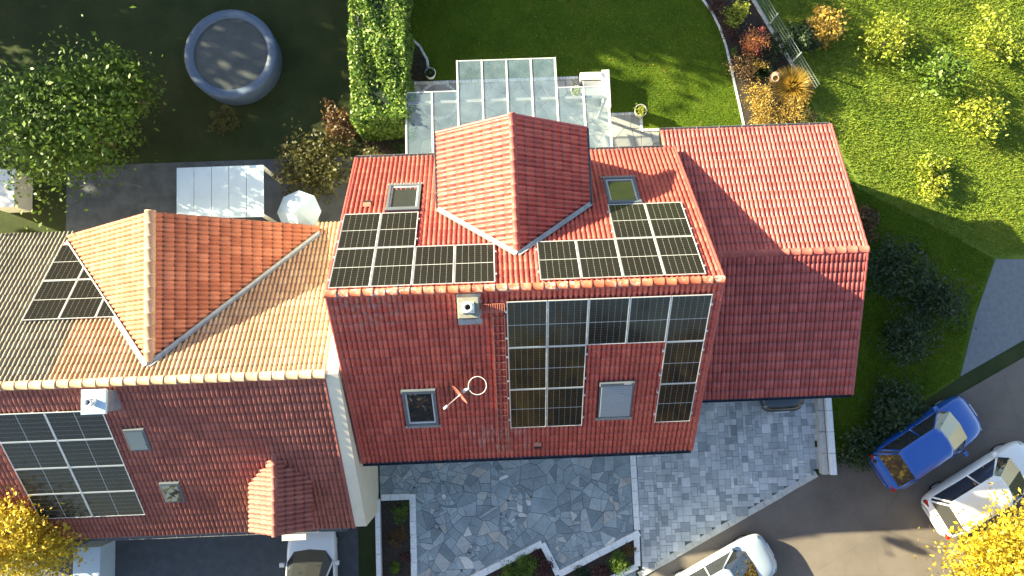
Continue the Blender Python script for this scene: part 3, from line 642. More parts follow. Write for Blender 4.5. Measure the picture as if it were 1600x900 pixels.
# street: runs obliquely past the driveway
sd = Vector((math.cos(R(26.5)), math.sin(R(26.5)), 0)); sn = Vector((-sd.y, sd.x, 0)); s0 = Vector((11.75, -9.22, 0))
def st(a, b): p = s0+sd*a+sn*b; return (p.x, p.y)
sheet('street', [st(-40, -7.5), st(60, -7.5), st(60, -0.02), st(-40, -0.02)], 0.0, M['asphalt'])
sheet('side_path', [(22.4, -3.3), (26.8, -1.1), (26.8, 1.1), (24.2, 1.2), (23.2, -1)], 0.012, plain('grey_path', (0.17, 0.18, 0.185), 0.9, var=0.15))
sheet('neighbour_forecourt', [(-18, -12.6), (-0.9, -12.6), (-0.9, -7.0), (-18, -7.0)], 0.0, plain('dark_forecourt', (0.075, 0.08, 0.085), 0.9, var=0.2, scale=3))
sheet('neighbour_patio', [(-12, 2.9), (-0.6, 2.9), (-0.6, 6.2), (-12, 6.2)], 0.0, plain('slate_patio', (0.09, 0.10, 0.11), 0.85, var=0.3, scale=2))
def clip(poly, a, n):                                        # keep the side where (p-a).n <= 0
    out = []
    for k in range(len(poly)):
        p, q = poly[k], poly[(k+1) % len(poly)]; dp = (p[0]-a[0])*n[0]+(p[1]-a[1])*n[1]; dq = (q[0]-a[0])*n[0]+(q[1]-a[1])*n[1]
        if dp <= 0: out.append(p)
        if dp*dq < 0:
            t = dp/(dp-dq); out.append((p[0]+(q[0]-p[0])*t, p[1]+(q[1]-p[1])*t))
    return out
def area(p): return 0.5*sum(p[k][0]*p[(k+1) % len(p)][1]-p[(k+1) % len(p)][0]*p[k][1] for k in range(len(p)))
def crazy(x0, x1, y0, y1, rmean, rsig, joint, seed, ntry=9000):
    rr = random.Random(seed); pts = []
    for _ in range(ntry):
        p = (rr.uniform(x0, x1), rr.uniform(y0, y1)); r = min(0.62, max(0.11, rmean*math.exp(rr.gauss(0, rsig))))
        if all((p[0]-q[0])**2+(p[1]-q[1])**2 > (0.5*(r+q[2]))**2 for q in pts): pts.append((p[0], p[1], r))
    cells = []
    for i, p in enumerate(pts):
        poly = [(max(x0, p[0]-1), max(y0, p[1]-1)), (min(x1, p[0]+1), max(y0, p[1]-1)), (min(x1, p[0]+1), min(y1, p[1]+1)), (max(x0, p[0]-1), min(y1, p[1]+1))]
        nb = sorted((q for k, q in enumerate(pts) if k != i), key=lambda q: (q[0]-p[0])**2+(q[1]-p[1])**2)[:28]
        for q in nb:
            dx, dy = q[0]-p[0], q[1]-p[1]; d = math.hypot(dx, dy); n = (dx/d, dy/d)
            f = 0.5+0.5*(p[2]**2-q[2]**2)/(d*d); f = min(0.95, max(0.05, f)); m = d*f-joint*rr.uniform(0.5, 1.5)
            poly = clip(poly, (p[0]+n[0]*m, p[1]+n[1]*m), n)
            if len(poly) < 3: break
        if len(poly) >= 3 and area(poly) > 0.004:
            # knock the corners a little
            c = (sum(q[0] for q in poly)/len(poly), sum(q[1] for q in poly)/len(poly))
            cells.append([(q[0]+(c[0]-q[0])*rr.uniform(0, .012), q[1]+(c[1]-q[1])*rr.uniform(0, .012)) for q in poly])
    return cells
def shards(cells, seed):                                     # break the slabs along random lines
    rr = random.Random(seed); out = []
    def cut(p, lim, j, dep):
        if area(p) < lim or dep > 6: out.append(p); return
        c = (sum(q[0] for q in p)/len(p), sum(q[1] for q in p)/len(p)); k = max(range(len(p)), key=lambda i: math.dist(p[i], p[(i+1) % len(p)])); e = (p[(k+1) % len(p)][0]-p[k][0], p[(k+1) % len(p)][1]-p[k][1])
        an = math.atan2(e[1], e[0])+rr.gauss(0, .5); n = (math.cos(an), math.sin(an)); c = (c[0]+rr.gauss(0, .06), c[1]+rr.gauss(0, .06)); g = j*rr.uniform(.5, 1.5)
        a, b = clip(p, (c[0]-n[0]*g, c[1]-n[1]*g), n), clip(p, (c[0]+n[0]*g, c[1]+n[1]*g), (-n[0], -n[1]))
        for q in (a, b):
            if len(q) >= 3 and area(q) > .006: cut(q, lim*rr.uniform(.6, 1.5), j, dep+1)
    for p in cells: cut(p, min(.6, .16*math.exp(rr.gauss(0, .75))), .004, 0)
    return out
def frame_px(p, z=0.0):
    d = Vector((p[0], p[1], z))-CAM; k = d.dot(FW); return 800+FPX*d.dot(RX)/k, 450-FPX*d.dot(UP)/k
def in_frame(p, m=20): u, v = frame_px(p); return -m < u < 1600+m and -m < v < 900+m
def lay_stones(parent, cells, ztop, thick, m, nind, name, rough=0.006, show=None, tintf=None):
    tf = tintf or (lambda p: rnd.random()); order = sorted(range(len(cells)), key=lambda k: -area(cells[k]) if (in_frame(cells[k][0]) and (show is None or show(cells[k][0]))) else 0)
    ind = set(order[:nind]); V = []; F = []; T = []
    for k, p in enumerate(cells):
        mb = MB(); z = ztop+rnd.uniform(-rough, rough); mb.prism(p, z-thick, z, .007)
        if k in ind and in_frame(p[0]) and (show is None or show(p[0])):
            o = mb.build(name, m, parent); o['tint'] = tf(p)
        else:
            b = len(V); V += mb.v; F += [tuple(b+i for i in f) for f in mb.f]; T += [tf(p)]*len(mb.f)
    if V:
        me = bpy.data.meshes.new(name+'s'); me.from_pydata(V, [], F); me.materials.append(m)
        a = me.attributes.new('tint', 'FLOAT', 'FACE'); a.data.foreach_set('value', T); o = link(bpy.data.objects.new(name+'s', me), parent); o['kind'] = 'stuff'
def flag_tint(p):
    r = rnd.random(); return rnd.uniform(0.05, 0.58) if r < 0.89 else (rnd.uniform(.66, .80) if r < 0.97 else rnd.uniform(.86, 1.0))
ft = sheet('front_terrace', [(-0.06, -13), (9.5, -13), (9.5, YF+.02), (-0.06, YF+.02)], 0.012, M['joint'])
lay_stones(ft, shards(crazy(-0.04, 9.46, -11.2, YF, 0.60, 0.28, 0.0025, 3, 2500), 9), 0.035, 0.03, M['flag'], 295, 'flagstone', show=lambda p: p[1] < -5.2, tintf=flag_tint)
rt = sheet('rear_terrace', [(1.3, YR-.02), (11.3, YR-.02), (11.3, 6.85), (10.66, 6.85), (10.66, 7.58), (9.42, 7.58), (9.42, 9.1), (1.3, 9.1)], 0.012, M['joint_pale'])
rear = crazy(1.36, 9.36, YR, 8.98, 0.62, 0.25, 0.010, 11, 3000)+crazy(9.38, 10.56, YR, 7.46, 0.66, 0.2, 0.010, 12, 600)+crazy(10.58, 11.28, 5.52, 6.76, 0.5, 0.2, 0.010, 13, 300)
lay_stones(rt, rear, 0.035, 0.03, M['flag_rear'], 220, 'flagstone')
# driveway of rectangular pavers in a random bond
dv = sheet('driveway', [(9.66, -10.2), (11.7, -9.2), (16.5, -6.8), (16.7, -3), (16.2, 5), (11.06, 5), (11.06, YF), (9.66, YF)], 0.012, M['joint'])
un = 0.118; nx, ny = 62, 64; gx0, gy0 = 9.72, -10.0; occ = np.zeros((nx, ny), bool); pav = []
sizes = [(3, 2), (2, 3), (2, 2), (2, 2), (3, 2), (1, 2), (2, 1), (3, 3), (2, 3)]
for j in range(ny):
    for i in range(nx):
        if occ[i, j]: continue
        for (a, b) in [rnd.choice(sizes), rnd.choice(sizes), (2, 1), (1, 2), (1, 1)]:
            if i+a <= nx and j+b <= ny and not occ[i:i+a, j:j+b].any():
                occ[i:i+a, j:j+b] = True; pav.append((i, j, a, b)); break
pm = {}; keep = []
for (i, j, a, b) in pav:
    x, y = gx0+i*un, gy0+j*un; cx, cy = x+a*un/2, y+b*un/2
    if (Vector((cx, cy, 0))-s0).dot(sn) < 0.14 or cx > 16.69 or cy > -2.5 or (cx < 10.9 and cy > YF): continue
    keep.append((x, y, a, b, cx, cy))
vis = sorted(keep, key=lambda q: -(q[2]*q[3]) if in_frame((q[4], q[5])) and q[5] < -3.9 else 0); ind = set(id(q) for q in vis[:300]); V = []; F = []; T = []
for q in keep:
    x, y, a, b, cx, cy = q; g = 0.0035; z = 0.05+rnd.uniform(-.003, .003); t_ = min(1, max(0, rnd.gauss(.45, .27)))
    if id(q) in ind:
        if (a, b) not in pm: pm[(a, b)] = MB().bbox((g, g, -.035), (a*un-g, b*un-g, 0), .006).mesh('paver', M['paver'])
        o = inst('paver', pm[(a, b)], dv, Matrix.Translation((x, y, z))); o['tint'] = t_
    else:
        mb = MB().bbox((x+g, y+g, z-.035), (x+a*un-g, y+b*un-g, z), .006); k = len(V); V += mb.v; F += [tuple(k+i for i in f) for f in mb.f]; T += [t_]*len(mb.f)
me = bpy.data.meshes.new('pavers'); me.from_pydata(V, [], F); me.materials.append(M['paver']); a = me.attributes.new('tint', 'FLOAT', 'FACE'); a.data.foreach_set('value', T); o = link(bpy.data.objects.new('pavers', me), dv); o['kind'] = 'stuff'
# kerbs built of single stones
def kerb(name, label, pts, wd, ln, h, m, gap=.008, joined=False, z0=0.0, cat='kerb'):
    t = thing(name, label, cat, (pts[0][0], pts[0][1], 0)); cache = {}; V = []; F = []; T = []
    for (p, q) in zip(pts, pts[1:]):
        p, q = Vector((*p, 0)), Vector((*q, 0)); L = (q-p).length; n = max(1, round(L/ln)); s_ = L/n; d = (q-p).normalized(); e = Vector((-d.y, d.x, 0))
        for k in range(n):
            B = basis(p+d*(k*s_)+Vector((0, 0, z0+rnd.uniform(-.004, .004))), d, e, Vector((0, 0, 1))) @ Matrix.Rotation(rnd.gauss(0, .006), 4, 'Z')
            if joined:
                mb = MB().bbox((gap/2, -wd/2, -.02), (s_-gap/2, wd/2, h+rnd.uniform(-.008, .008)), min(.02, wd*.2), B); b = len(V); V += mb.v; F += [tuple(b+i for i in f) for f in mb.f]; T += [rnd.random()]*len(mb.f)
            else:
                key = round(s_, 4)
                if key not in cache: cache[key] = MB().bbox((gap/2, -wd/2, -.02), (s_-gap/2, wd/2, h), .012).mesh('kerb_stone', m)
                o = inst('kerb_stone', cache[key], t, B); o['tint'] = rnd.random()
    if joined:
        me = bpy.data.meshes.new('cobbles'); me.from_pydata(V, [], F); me.materials.append(m); a = me.attributes.new('tint', 'FLOAT', 'FACE'); a.data.foreach_set('value', T); o = link(bpy.data.objects.new('cobbles', me), t); o['kind'] = 'stuff'
    return t
kerb('kerb', 'pale stone edging round the dark bed beside the cream wall', [(-0.0, -6.98), (1.08, -6.98)], .23, .42, .11, M['kerb'])
kerb('kerb', 'straight pale edging between flagstones and the bed by the cream wall', [(1.18, -6.88), (1.17, -11.4)], .23, .52, .11, M['kerb'])
kerb('kerb', 'pale stone strip between flagstone terrace and paver driveway', [(9.57, YF), (9.60, -8.56)], .22, .46, .09, M['kerb'])
kerb('kerb', 'zigzag pale edging with an inward notch along the flagstones', [(2.9, -10.26), (6.00, -8.90), (6.56, -10.06), (9.68, -8.66)], .24, .56, .12, M['kerb'])
kerb('kerb', 'short pale edging closing the planted corner by the driveway', [(9.56, -8.78), (9.54, -9.88), (7.4, -10.75)], .22, .55, .10, M['kerb'])
kerb('street_kerb', 'grey dropped kerb where the driveway meets the street', [st(-2.4, .06), st(5.4, .06)], .24, .8, .045, M['concrete'])
kerb('cobble_edge', 'row of small pale cobbles between rear lawn and terrace', [(1.36, 9.07), (8.2, 9.07)], .13, .13, .055, M['cobble'], joined=True)
kerb('cobble_edge', 'cobble border round the terrace step by the planted pot', [(9.42, 7.53), (10.60, 7.53), (10.60, 6.84), (11.3, 6.84)], .12, .13, .055, M['cobble'], joined=True)
kerb('cobble_ring', 'circle of pale cobbles set in the terrace under the glass', [(2.62+.72*math.cos(2*math.pi*k/34), 8.32+.72*math.sin(2*math.pi*k/34)) for k in range(35)], .12, .13, .05, M['cobble'], joined=True)
kerb('lawn_edging', 'curved narrow stone edging between lawn and flower bed', lawn_edge, .10, .35, .06, M['cobble'], joined=True)
kerb('lawn_edging', 'short curved edging between lawn and the strip beside the hedge', [(1.5, 11.0), (1.9, 10.6), (2.2, 10.0), (2.27, 9.2)], .10, .3, .06, M['cobble'], joined=True)
# soil beds
def bed(name, poly, h, m=None):
    o = MB().prism(poly, -0.01, h).build(name, m or M['soil']); o['kind'] = 'structure'; return o
bed('planting_bed', [(-0.0, -11.3), (1.08, -11.3), (1.085, -7.08), (-0.0, -7.08)], .075)
bed('planting_bed', [(2.9, -12), (7.4, -12), (6.58, -10.2), (5.96, -9.04), (2.95, -10.36)], .075)
bed('planting_bed', [(7.4, -10.68), (9.46, -9.86), (9.48, -8.86), (6.66, -10.14), (6.9, -10.6)], .078)
bed('flower_bed', [(14.78, 5.2), (17.0, 5.2), (17.2, 8.3), (15.9, 10.9), (14.85, 13.0), (13.6, 15.4), (11.9, 14.1), (12.8, 13.05), (13.44, 12.18), (13.78, 11.63), (14.06, 10.93), (14.27, 10.1), (14.41, 9.17), (14.54, 8.3), (14.67, 7.45), (14.75, 6.93)], .05)
bed('hedge_strip', [(-0.5, 5.2), (1.28, 5.2), (1.42, 9.1), (2.2, 9.18), (2.12, 10.0), (1.84, 10.55), (1.42, 10.95), (1.4, 16), (-0.5, 16)], .03)
# retaining wall by the driveway
t = thing('retaining_wall', 'pale concrete retaining wall along the driveway beside the shaded lawn', 'wall', (16.85, -5, 0))
y = -6.75
while y < -2.6: MB().bbox((16.66, y+.004, -.02), (16.86, y+.79, .38), .012).build('wall_block', M['concrete'], t); MB().bbox((16.90, y+.004, -.02), (17.12, y+.79, .55), .012).build('coping_block', M['kerb'], t); y += .8

# ================================================================ plants
def leaves(name, C, size, m, parent, up=0.45, asp=0.55, tint=None, seed=1, jit=0.35, along=None, kind=None):
    r = np.random.default_rng(seed); n = len(C); C = np.asarray(C, float)
    N = r.normal(size=(n, 3)); N /= np.linalg.norm(N, axis=1)[:, None]; N[:, 2] = np.abs(N[:, 2])+up; N /= np.linalg.norm(N, axis=1)[:, None]
    A = r.normal(size=(n, 3))
    if along is not None: A = along+0.25*A
    A -= (A*N).sum(1)[:, None]*N; A /= np.linalg.norm(A, axis=1)[:, None]; B = np.cross(N, A)
    s = size*(1+jit*r.normal(size=n)).clip(.45, 1.9); L = (s*0.5)[:, None]; Wd = (s*0.5*asp)[:, None]
    V = np.stack([C-A*L, C+B*Wd+N*L*.12, C+A*L, C-B*Wd+N*L*.12], 1).reshape(-1, 3); F = np.arange(4*n).reshape(-1, 4)
    t = r.random(n) if tint is None else np.clip(tint+0.18*r.normal(size=n), 0, 1)
    o = link(bpy.data.objects.new(name, npmesh(name, V, F, m, t)), parent)
    if kind: o['kind'] = kind
    return o
def crown_pts(c, rad, ncl, nl, seed, shell=0.55, spread=0.26):
    r = np.random.default_rng(seed); d = r.normal(size=(ncl, 3)); d /= np.linalg.norm(d, axis=1)[:, None]
    k = (shell+(1-shell)*r.random(ncl))*(0.82+0.3*r.random(ncl)); cc = d*k[:, None]
    a = r.integers(0, ncl, nl); P = cc[a]+r.normal(size=(nl, 3))*spread*(0.5+0.8*r.random(ncl))[a][:, None]
    ct = np.clip(0.5+0.28*r.normal(size=ncl), 0, 1)[a]
    return P*np.array(rad)+np.array(c), ct
def tree(label, x, y, h, rad, m, seed, group=None, n=3800, size=.26, name='broadleaf_tree', trunk_r=.16, base=None, ncl=46):
    t = thing(name, label, 'tree', (x, y, 0), group); r = random.Random(seed); zc = h-rad[2]; mb = MB()
    mb.tube([(x, y, -.05), (x+r.uniform(-.1, .1), y+r.uniform(-.1, .1), zc*.5), (x, y, zc), (x+.1, y, zc+rad[2]*.5)], [trunk_r*1.25, trunk_r, trunk_r*.7, trunk_r*.25], 9)
    for k in range(7):
        an = k*2.4+r.random(); z = zc*(.55+.06*k); mb.tube([(x, y, z), (x+rad[0]*.4*math.cos(an), y+rad[1]*.4*math.sin(an), z+rad[2]*.35), (x+rad[0]*.75*math.cos(an), y+rad[1]*.75*math.sin(an), z+rad[2]*.65)], [trunk_r*.5, trunk_r*.32, trunk_r*.1], 6)
    mb.build('trunk', M['bark'], t); P, ct = crown_pts((x, y, zc), rad, ncl, n, seed); P[:, 2] = np.maximum(P[:, 2], .25)
    leaves('crown', P, size, m, t, tint=ct, seed=seed); return t
def shrub(label, x, y, h, rad, m, seed, name='shrub', n=900, size=.09, group=None, cat='shrub', z0=0.04, asp=.55):
    t = thing(name, label, cat, (x, y, z0), group); r = random.Random(seed); mb = MB()
    for k in range(7):
        an = k*.9+r.random(); mb.tube([(x, y, z0-.03), (x+rad*.35*math.cos(an), y+rad*.35*math.sin(an), z0+h*.45), (x+rad*.7*math.cos(an), y+rad*.7*math.sin(an), z0+h*.8)], [.018, .012, .005], 5)
    mb.build('stems', M['bark'], t); P, ct = crown_pts((x, y, z0+h*.55), (rad, rad, h*.48), max(14, n//40), n, seed, .35, .20); P[:, 2] = np.maximum(P[:, 2], z0+.01)
    leaves('foliage', P, size, m, t, tint=ct, seed=seed, asp=asp); return t
def grass_clump(label, x, y, h, rad, m, seed, n=420, name='ornamental_grass', cat='grass', z0=0.04, wd=.012):
    t = thing(name, label, cat, (x, y, z0)); r = np.random.default_rng(seed); a = r.random(n)*2*np.pi; k = r.random(n)**.6
    b = np.stack([x+.12*rad*np.cos(a), y+.12*rad*np.sin(a), np.full(n, z0-.02)], 1); hh = h*(.6+.5*r.random(n)); tip = np.stack([x+rad*k*np.cos(a), y+rad*k*np.sin(a), z0+hh*(1-.55*k**2)], 1)
    mid = (b+tip)/2+np.stack([0*k, 0*k, .28*hh], 1); s = np.stack([-np.sin(a), np.cos(a), 0*a], 1)*wd
    V = np.stack([b-s, b+s, mid+s, mid-s, tip+s*.2, tip-s*.2], 1).reshape(-1, 3); i = (np.arange(n)*6)[:, None]
    F = np.concatenate([i+np.array([[0, 1, 2, 3]]), i+np.array([[3, 2, 4, 5]])], 0)
    link(bpy.data.objects.new('blades', npmesh('blades', V, F, m, np.tile(r.random(n), 2))), t); return t
# lawn blades
def in_poly(X, Y, poly):
    ins = np.zeros(len(X), bool); n = len(poly)
    for k in range(n):
        (xa, ya), (xb, yb) = poly[k], poly[(k+1) % n]
        c = ((ya > Y) != (yb > Y)) & (X < (xb-xa)*(Y-ya)/(yb-ya+1e-12)+xa); ins ^= c
    return ins
def blades(name, label, poly, dens, h, m, seed, box, w_=.012):
    r = np.random.default_rng(seed); xa, xb, ya, yb = box; n = int((xb-xa)*(yb-ya)*dens); X = r.uniform(xa, xb, n); Y = r.uniform(ya, yb, n); k = in_poly(X, Y, poly); X, Y = X[k], Y[k]; n = len(X)
    a = r.random(n)*2*np.pi; hh = h*(.5+r.random(n)); B = np.stack([X, Y, np.full(n, .015)], 1); s = np.stack([np.cos(a), np.sin(a), 0*a], 1)*w_; l = r.normal(size=(n, 2))*h*.7
    T = B+np.stack([l[:, 0], l[:, 1], hh], 1); V = np.stack([B-s, B+s, T], 1).reshape(-1, 3); F = np.arange(3*n).reshape(-1, 3)
    patch = 0.5+0.5*np.sin(X*1.3+np.sin(Y*.9)*2)*np.cos(Y*1.1+X*.4)
    o = link(bpy.data.objects.new(name, npmesh(name, V, F, m, np.clip(.3*patch+.5*r.random(n)+.08*r.normal(size=n), 0, 1)))); tag(o, label, 'grass', kind='stuff'); return o
blades('lawn_grass', 'short green grass of the rear lawn', lawn_poly, 1100, .032, M['grass'], 4, (1.4, 14.8, 5.6, 14.5), .016)
blades('shaded_grass', 'grass in the shade beside the garage', [(17.15, -5.9), (19.2, -5.0), (22.3, -3.3), (23.1, -1.0), (24.1, 1.2), (22.4, 2.4), (19.0, 4.3), (17.3, 7.8), (17.15, 4)], 800, .05, M['grass'], 5, (17, 24.3, -6.3, 8), .016)
blades('meadow_grass', 'bright sunlit grass beyond the fence', [(17.4, 8.2), (16.1, 10.9), (15.1, 13.2), (15, 16), (28, 16), (28, 1.5), (24.2, 1.3), (22.4, 2.4), (19.1, 4.3)], 520, .07, leaf_mat('meadow_blade', [(0.10, 0.16, 0.015), (0.17, 0.24, 0.02), (0.26, 0.30, 0.03), (0.34, 0.32, 0.05)], .6, .3, .2), 6, (15, 28, 1, 16), .02)
# hedge
hg = thing('laurel_hedge', 'tall clipped laurel hedge along the rear lawn', 'hedge', (0.65, 10, 0))
r = np.random.default_rng(21); HX0, HX1, HY0, HY1, HZ = -0.35, 1.66, 6.75, 15.5, 2.85
n = 26000; face = r.choice(5, n, p=[.48, .20, .17, .10, .05]); u, v, d = r.random(n), r.random(n), np.abs(r.normal(size=n))*.10
X = np.where(face == 1, HX1-d, np.where(face == 2, HX0+d, HX0+u*(HX1-HX0))); Y = np.where(face == 3, HY0+d, np.where(face == 4, HY1-d, HY0+v*(HY1-HY0))); Z = np.where(face == 0, HZ-d, .1+np.where(face >= 3, v, u)*(HZ-.1)); Y = np.where(face >= 3, Y, HY0+v*(HY1-HY0))
und = .13*np.sin(Y*2.1+1)+.10*np.sin(Y*5.3+X*3)+.08*np.sin(X*6+Y*1.7)+.06*r.normal(size=n); Z = np.where(face == 0, Z+und, Z); X = np.where(face == 1, X+.08*np.sin(Y*3.1+Z*2), X)
leaves('leaves', np.stack([X, Y, Z], 1), .125, M['hedge'], hg, up=.5, asp=.55, seed=22)
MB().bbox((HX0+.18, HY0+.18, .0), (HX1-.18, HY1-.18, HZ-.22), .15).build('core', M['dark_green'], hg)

# shrub bed on the garage side
def px(u, v, z=0.0): p = atz(u, v, z); return p.x, p.y
x, y = px(1153, 22, .5); shrub('bright lime green shrub at the back of the flower bed', x, y, 1.0, .52, M['lime'], 31, n=1000, size=.085)
x, y = px(1178, 68, .6); shrub('orange and pink autumn shrub in the flower bed', x, y, 1.2, .58, M['orange'], 32, n=1400, size=.07)
x, y = px(1144, 81, .15); shrub('small round green cushion plant at the lawn edging', x, y, .32, .2, M['green'], 33, n=350, size=.05)
x, y = px(1160, 104, .4); shrub('brown drying perennial bush at the lawn edging', x, y, .75, .55, M['brown'], 34, n=900, size=.07)
x, y = px(1184, 103, .3); shrub('golden brown shrub behind the spiky plant', x, y, .6, .36, M['gold'], 35, n=420, size=.06)
x, y = px(1193, 110, .3); grass_clump('spiky dark green plant beside the clay urn', x, y, .5, .5, M['dark_green'], 36, 260, name='spiky_plant', cat='plant')
x, y = px(1240, 135, .4); grass_clump('arching yellow ornamental grass beside the clay urn', x, y, .8, .95, M['gold'], 37, 1100)
x, y = px(1183, 150, .35); shrub('golden yellow shrub with dark gaps beside the lawn', x, y, .8, .62, M['gold'], 38, n=1500, size=.06)
x, y = px(1192, 182, .35); shrub('broad golden shrub against the garage gutter', x, y, .75, .70, M['gold'], 39, n=1700, size=.06)
x, y = px(1235, 172, .35); shrub('golden shrub with pale dots near the fence end', x, y, .75, .68, M['gold'], 40, n=1600, size=.06)
x, y = px(1262, 186, .3); shrub('low green shrub at the garage corner', x, y, .6, .42, M['olive'], 41, n=700, size=.06)
x, y = px(1135, 30, .2); shrub('dark purple ground plant under the lime shrub', x, y, .45, .5, M['purple'], 42, n=700, size=.06)
x, y = px(1140, 50, .2); shrub('dark purple plant between lime and orange shrubs', x, y, .45, .45, M['purple'], 43, n=600, size=.06)
x, y = px(1205, 85, .2); shrub('dark green plant between orange shrub and fence', x, y, .45, .5, M['dark_green'], 44, n=600, size=.07)
x, y = px(1120, 5, .2); shrub('reddish ground plant at the far bend of the edging', x, y, .4, .5, M['purple'], 45, n=600, size=.06)
x, y = px(1215, 60, .2); shrub('small dark plant at the foot of the fence', x, y, .35, .32, M['dark_green'], 46, n=350, size=.06)
# clay urn lying open
x, y = px(1210, 123, .2); t = thing('clay_urn', 'round clay urn with a dark mouth among golden plants', 'urn', (x, y, .04)); B = Matrix.Translation((x, y, .29)) @ Matrix.Rotation(R(24), 4, 'X') @ Matrix.Rotation(R(-14), 4, 'Y')
MB().lathe([(.0, -.24), (.13, -.23), (.22, -.11), (.245, .0), (.21, .12), (.13, .19), (.145, .225), (.10, .225), (.095, .15), (.16, .05), (.0, -.1)], (0, 0, 0), 26, True, B).build('body', M['terracotta'], t)
MB().lathe([(.094, .13), (.0, .13)], (0, 0, 0), 20, True, B).build('mouth', M['black'], t); MB().tube([(x+.15, y+.02, .25), (x+.62, y+.12, .5)], [.018, .01], 6).build('spout_stick', M['terracotta'], t)
# fence
fl = [(14.55, 13.6), (15.35, 12.07), (15.91, 10.94), (16.71, 9.36), (17.35, 8.1)]
t = thing('wire_fence', 'grey green mesh fence on a low kerb behind the flower bed', 'fence', (fl[0][0], fl[0][1], 0))
for (p, q) in zip(fl, fl[1:]):
    p, q = Vector((*p, 0)), Vector((*q, 0)); d = (q-p).normalized(); L = (q-p).length; B = basis(p, d, Vector((-d.y, d.x, 0)), Vector((0, 0, 1)))
    MB().bbox((0, -.06, -.02), (L-.01, .06, .14), .01, B).build('kerb_board', M['concrete'], t)
    MB().bbox((-.03, -.03, 0), (.03, .03, 1.15), .008, B).build('post', M['fence'], t)
    w_ = MB()
    for z in (.2, .4, .6, .8, 1.0): w_.tube([B @ Vector((.03, .045, z)), B @ Vector((L, .045, z))], .009, 5)
    k = .1
    while k < L: w_.tube([B @ Vector((k, .03, .15)), B @ Vector((k, .03, 1.06))], .005, 4); k += .1
    w_.build('mesh_panel', M['fence'], t)
# pots
def pot(label, x, y, r, h, m, plant, seed, z0=.035, pm_=None):
    t = thing('plant_pot', label, 'plant pot', (x, y, z0)); MB().lathe([(0, 0), (r*.72, 0), (r*.95, h*.6), (r, h), (r*1.03, h+.015), (r*.9, h+.015), (r*.86, h-.05), (0, h-.05)], (x, y, z0), 26).build('pot', m, t)
    MB().lathe([(r*.88, h-.05), (0, h-.035)], (x, y, z0), 20).build('compost', M['soil'], t)
    if plant:
        P, ct = crown_pts((x, y, z0+h+.04), (r*.85, r*.85, .13), 10, 170, seed, .3, .3); P[:, 2] = np.maximum(P[:, 2], z0+h-.04); leaves('plant', P, .075, plant, t, tint=ct, seed=seed)
pot('pale rimmed round pot on the cobbles beside the hedge strip', 2.34, 9.34, .21, .34, M['white'], M['dark_green'], 51)
pot('round stone pot with pale plant on the terrace corner', 10.52, 7.50, .24, .42, M['stone_pot'], M['lime'], 52, .09)
pot('pale bowl with a green plant under the glass roof', 8.05, 8.42, .22, .3, M['white'], M['lime'], 53)
# glass terrace roof
pg = thing('glass_terrace_roof', 'white framed glass roof over the rear terrace', 'canopy', (5.3, 7.0, 0))
ZI, ZO = 2.95, 2.55; yi = 4.63
def zb_(y): return ZI+(ZO-ZI)*(y-yi)/(7.8-yi)
bx = [1.62, 2.56, 3.50, 4.40, 5.30, 6.20, 7.09, 8.06, 8.95]; ends = [7.80, 7.80, 8.98, 8.98, 8.98, 8.98, 8.98, 7.78, 7.78]
for x, ye_ in zip(bx, ends):
    mb = MB(); hw = .03
    mb.add([(x+sx*hw, y_, zb_(y_)+dz) for y_ in (yi, ye_) for sx, dz in ((-1, -.09), (1, -.09), (1, .03), (-1, .03))], [(0, 1, 2, 3), (7, 6, 5, 4), (0, 4, 5, 1), (1, 5, 6, 2), (2, 6, 7, 3), (3, 7, 4, 0)])
    mb.build('rafter', M['pale_frame'], pg)
for k in range(8):
    ye_ = min(ends[k], ends[k+1]); ye_ = 8.94 if 2 <= k <= 5 else 7.76
    a, b = bx[k]+.037, bx[k+1]-.037
    MB().add([(a, yi+.01, zb_(yi+.01)), (b, yi+.01, zb_(yi+.01)), (b, ye_, zb_(ye_)), (a, ye_, zb_(ye_)), (a, yi+.01, zb_(yi+.01)+.01), (b, yi+.01, zb_(yi+.01)+.01), (b, ye_, zb_(ye_)+.01), (a, ye_, zb_(ye_)+.01)], [(0, 3, 2, 1), (4, 5, 6, 7), (0, 1, 5, 4), (1, 2, 6, 5), (2, 3, 7, 6), (3, 0, 4, 7)]).build('glass_pane', M['glass'], pg)
    MB().box((a-.0, ye_+.002, zb_(ye_)-.03), (b+.0, ye_+.035, zb_(ye_)+.02)).build('edge_bar', M['pale_frame'], pg)
yb_ = 7.42
MB().box((1.60, yb_-.05, zb_(yb_)-.24), (8.97, yb_+.05, zb_(yb_)-.095)).build('beam', M['flash'], pg)
for x in (1.66, 5.3, 8.90): MB().box((x-.05, yb_-.045, .03), (x+.05, yb_+.045, zb_(yb_)-.24)).build('post', M['flash'], pg)
MB().box((1.58, yi-.01, zb_(yi)-.12), (8.99, yi+.06, zb_(yi)-.092)).build('wall_plate', M['white'], pg)
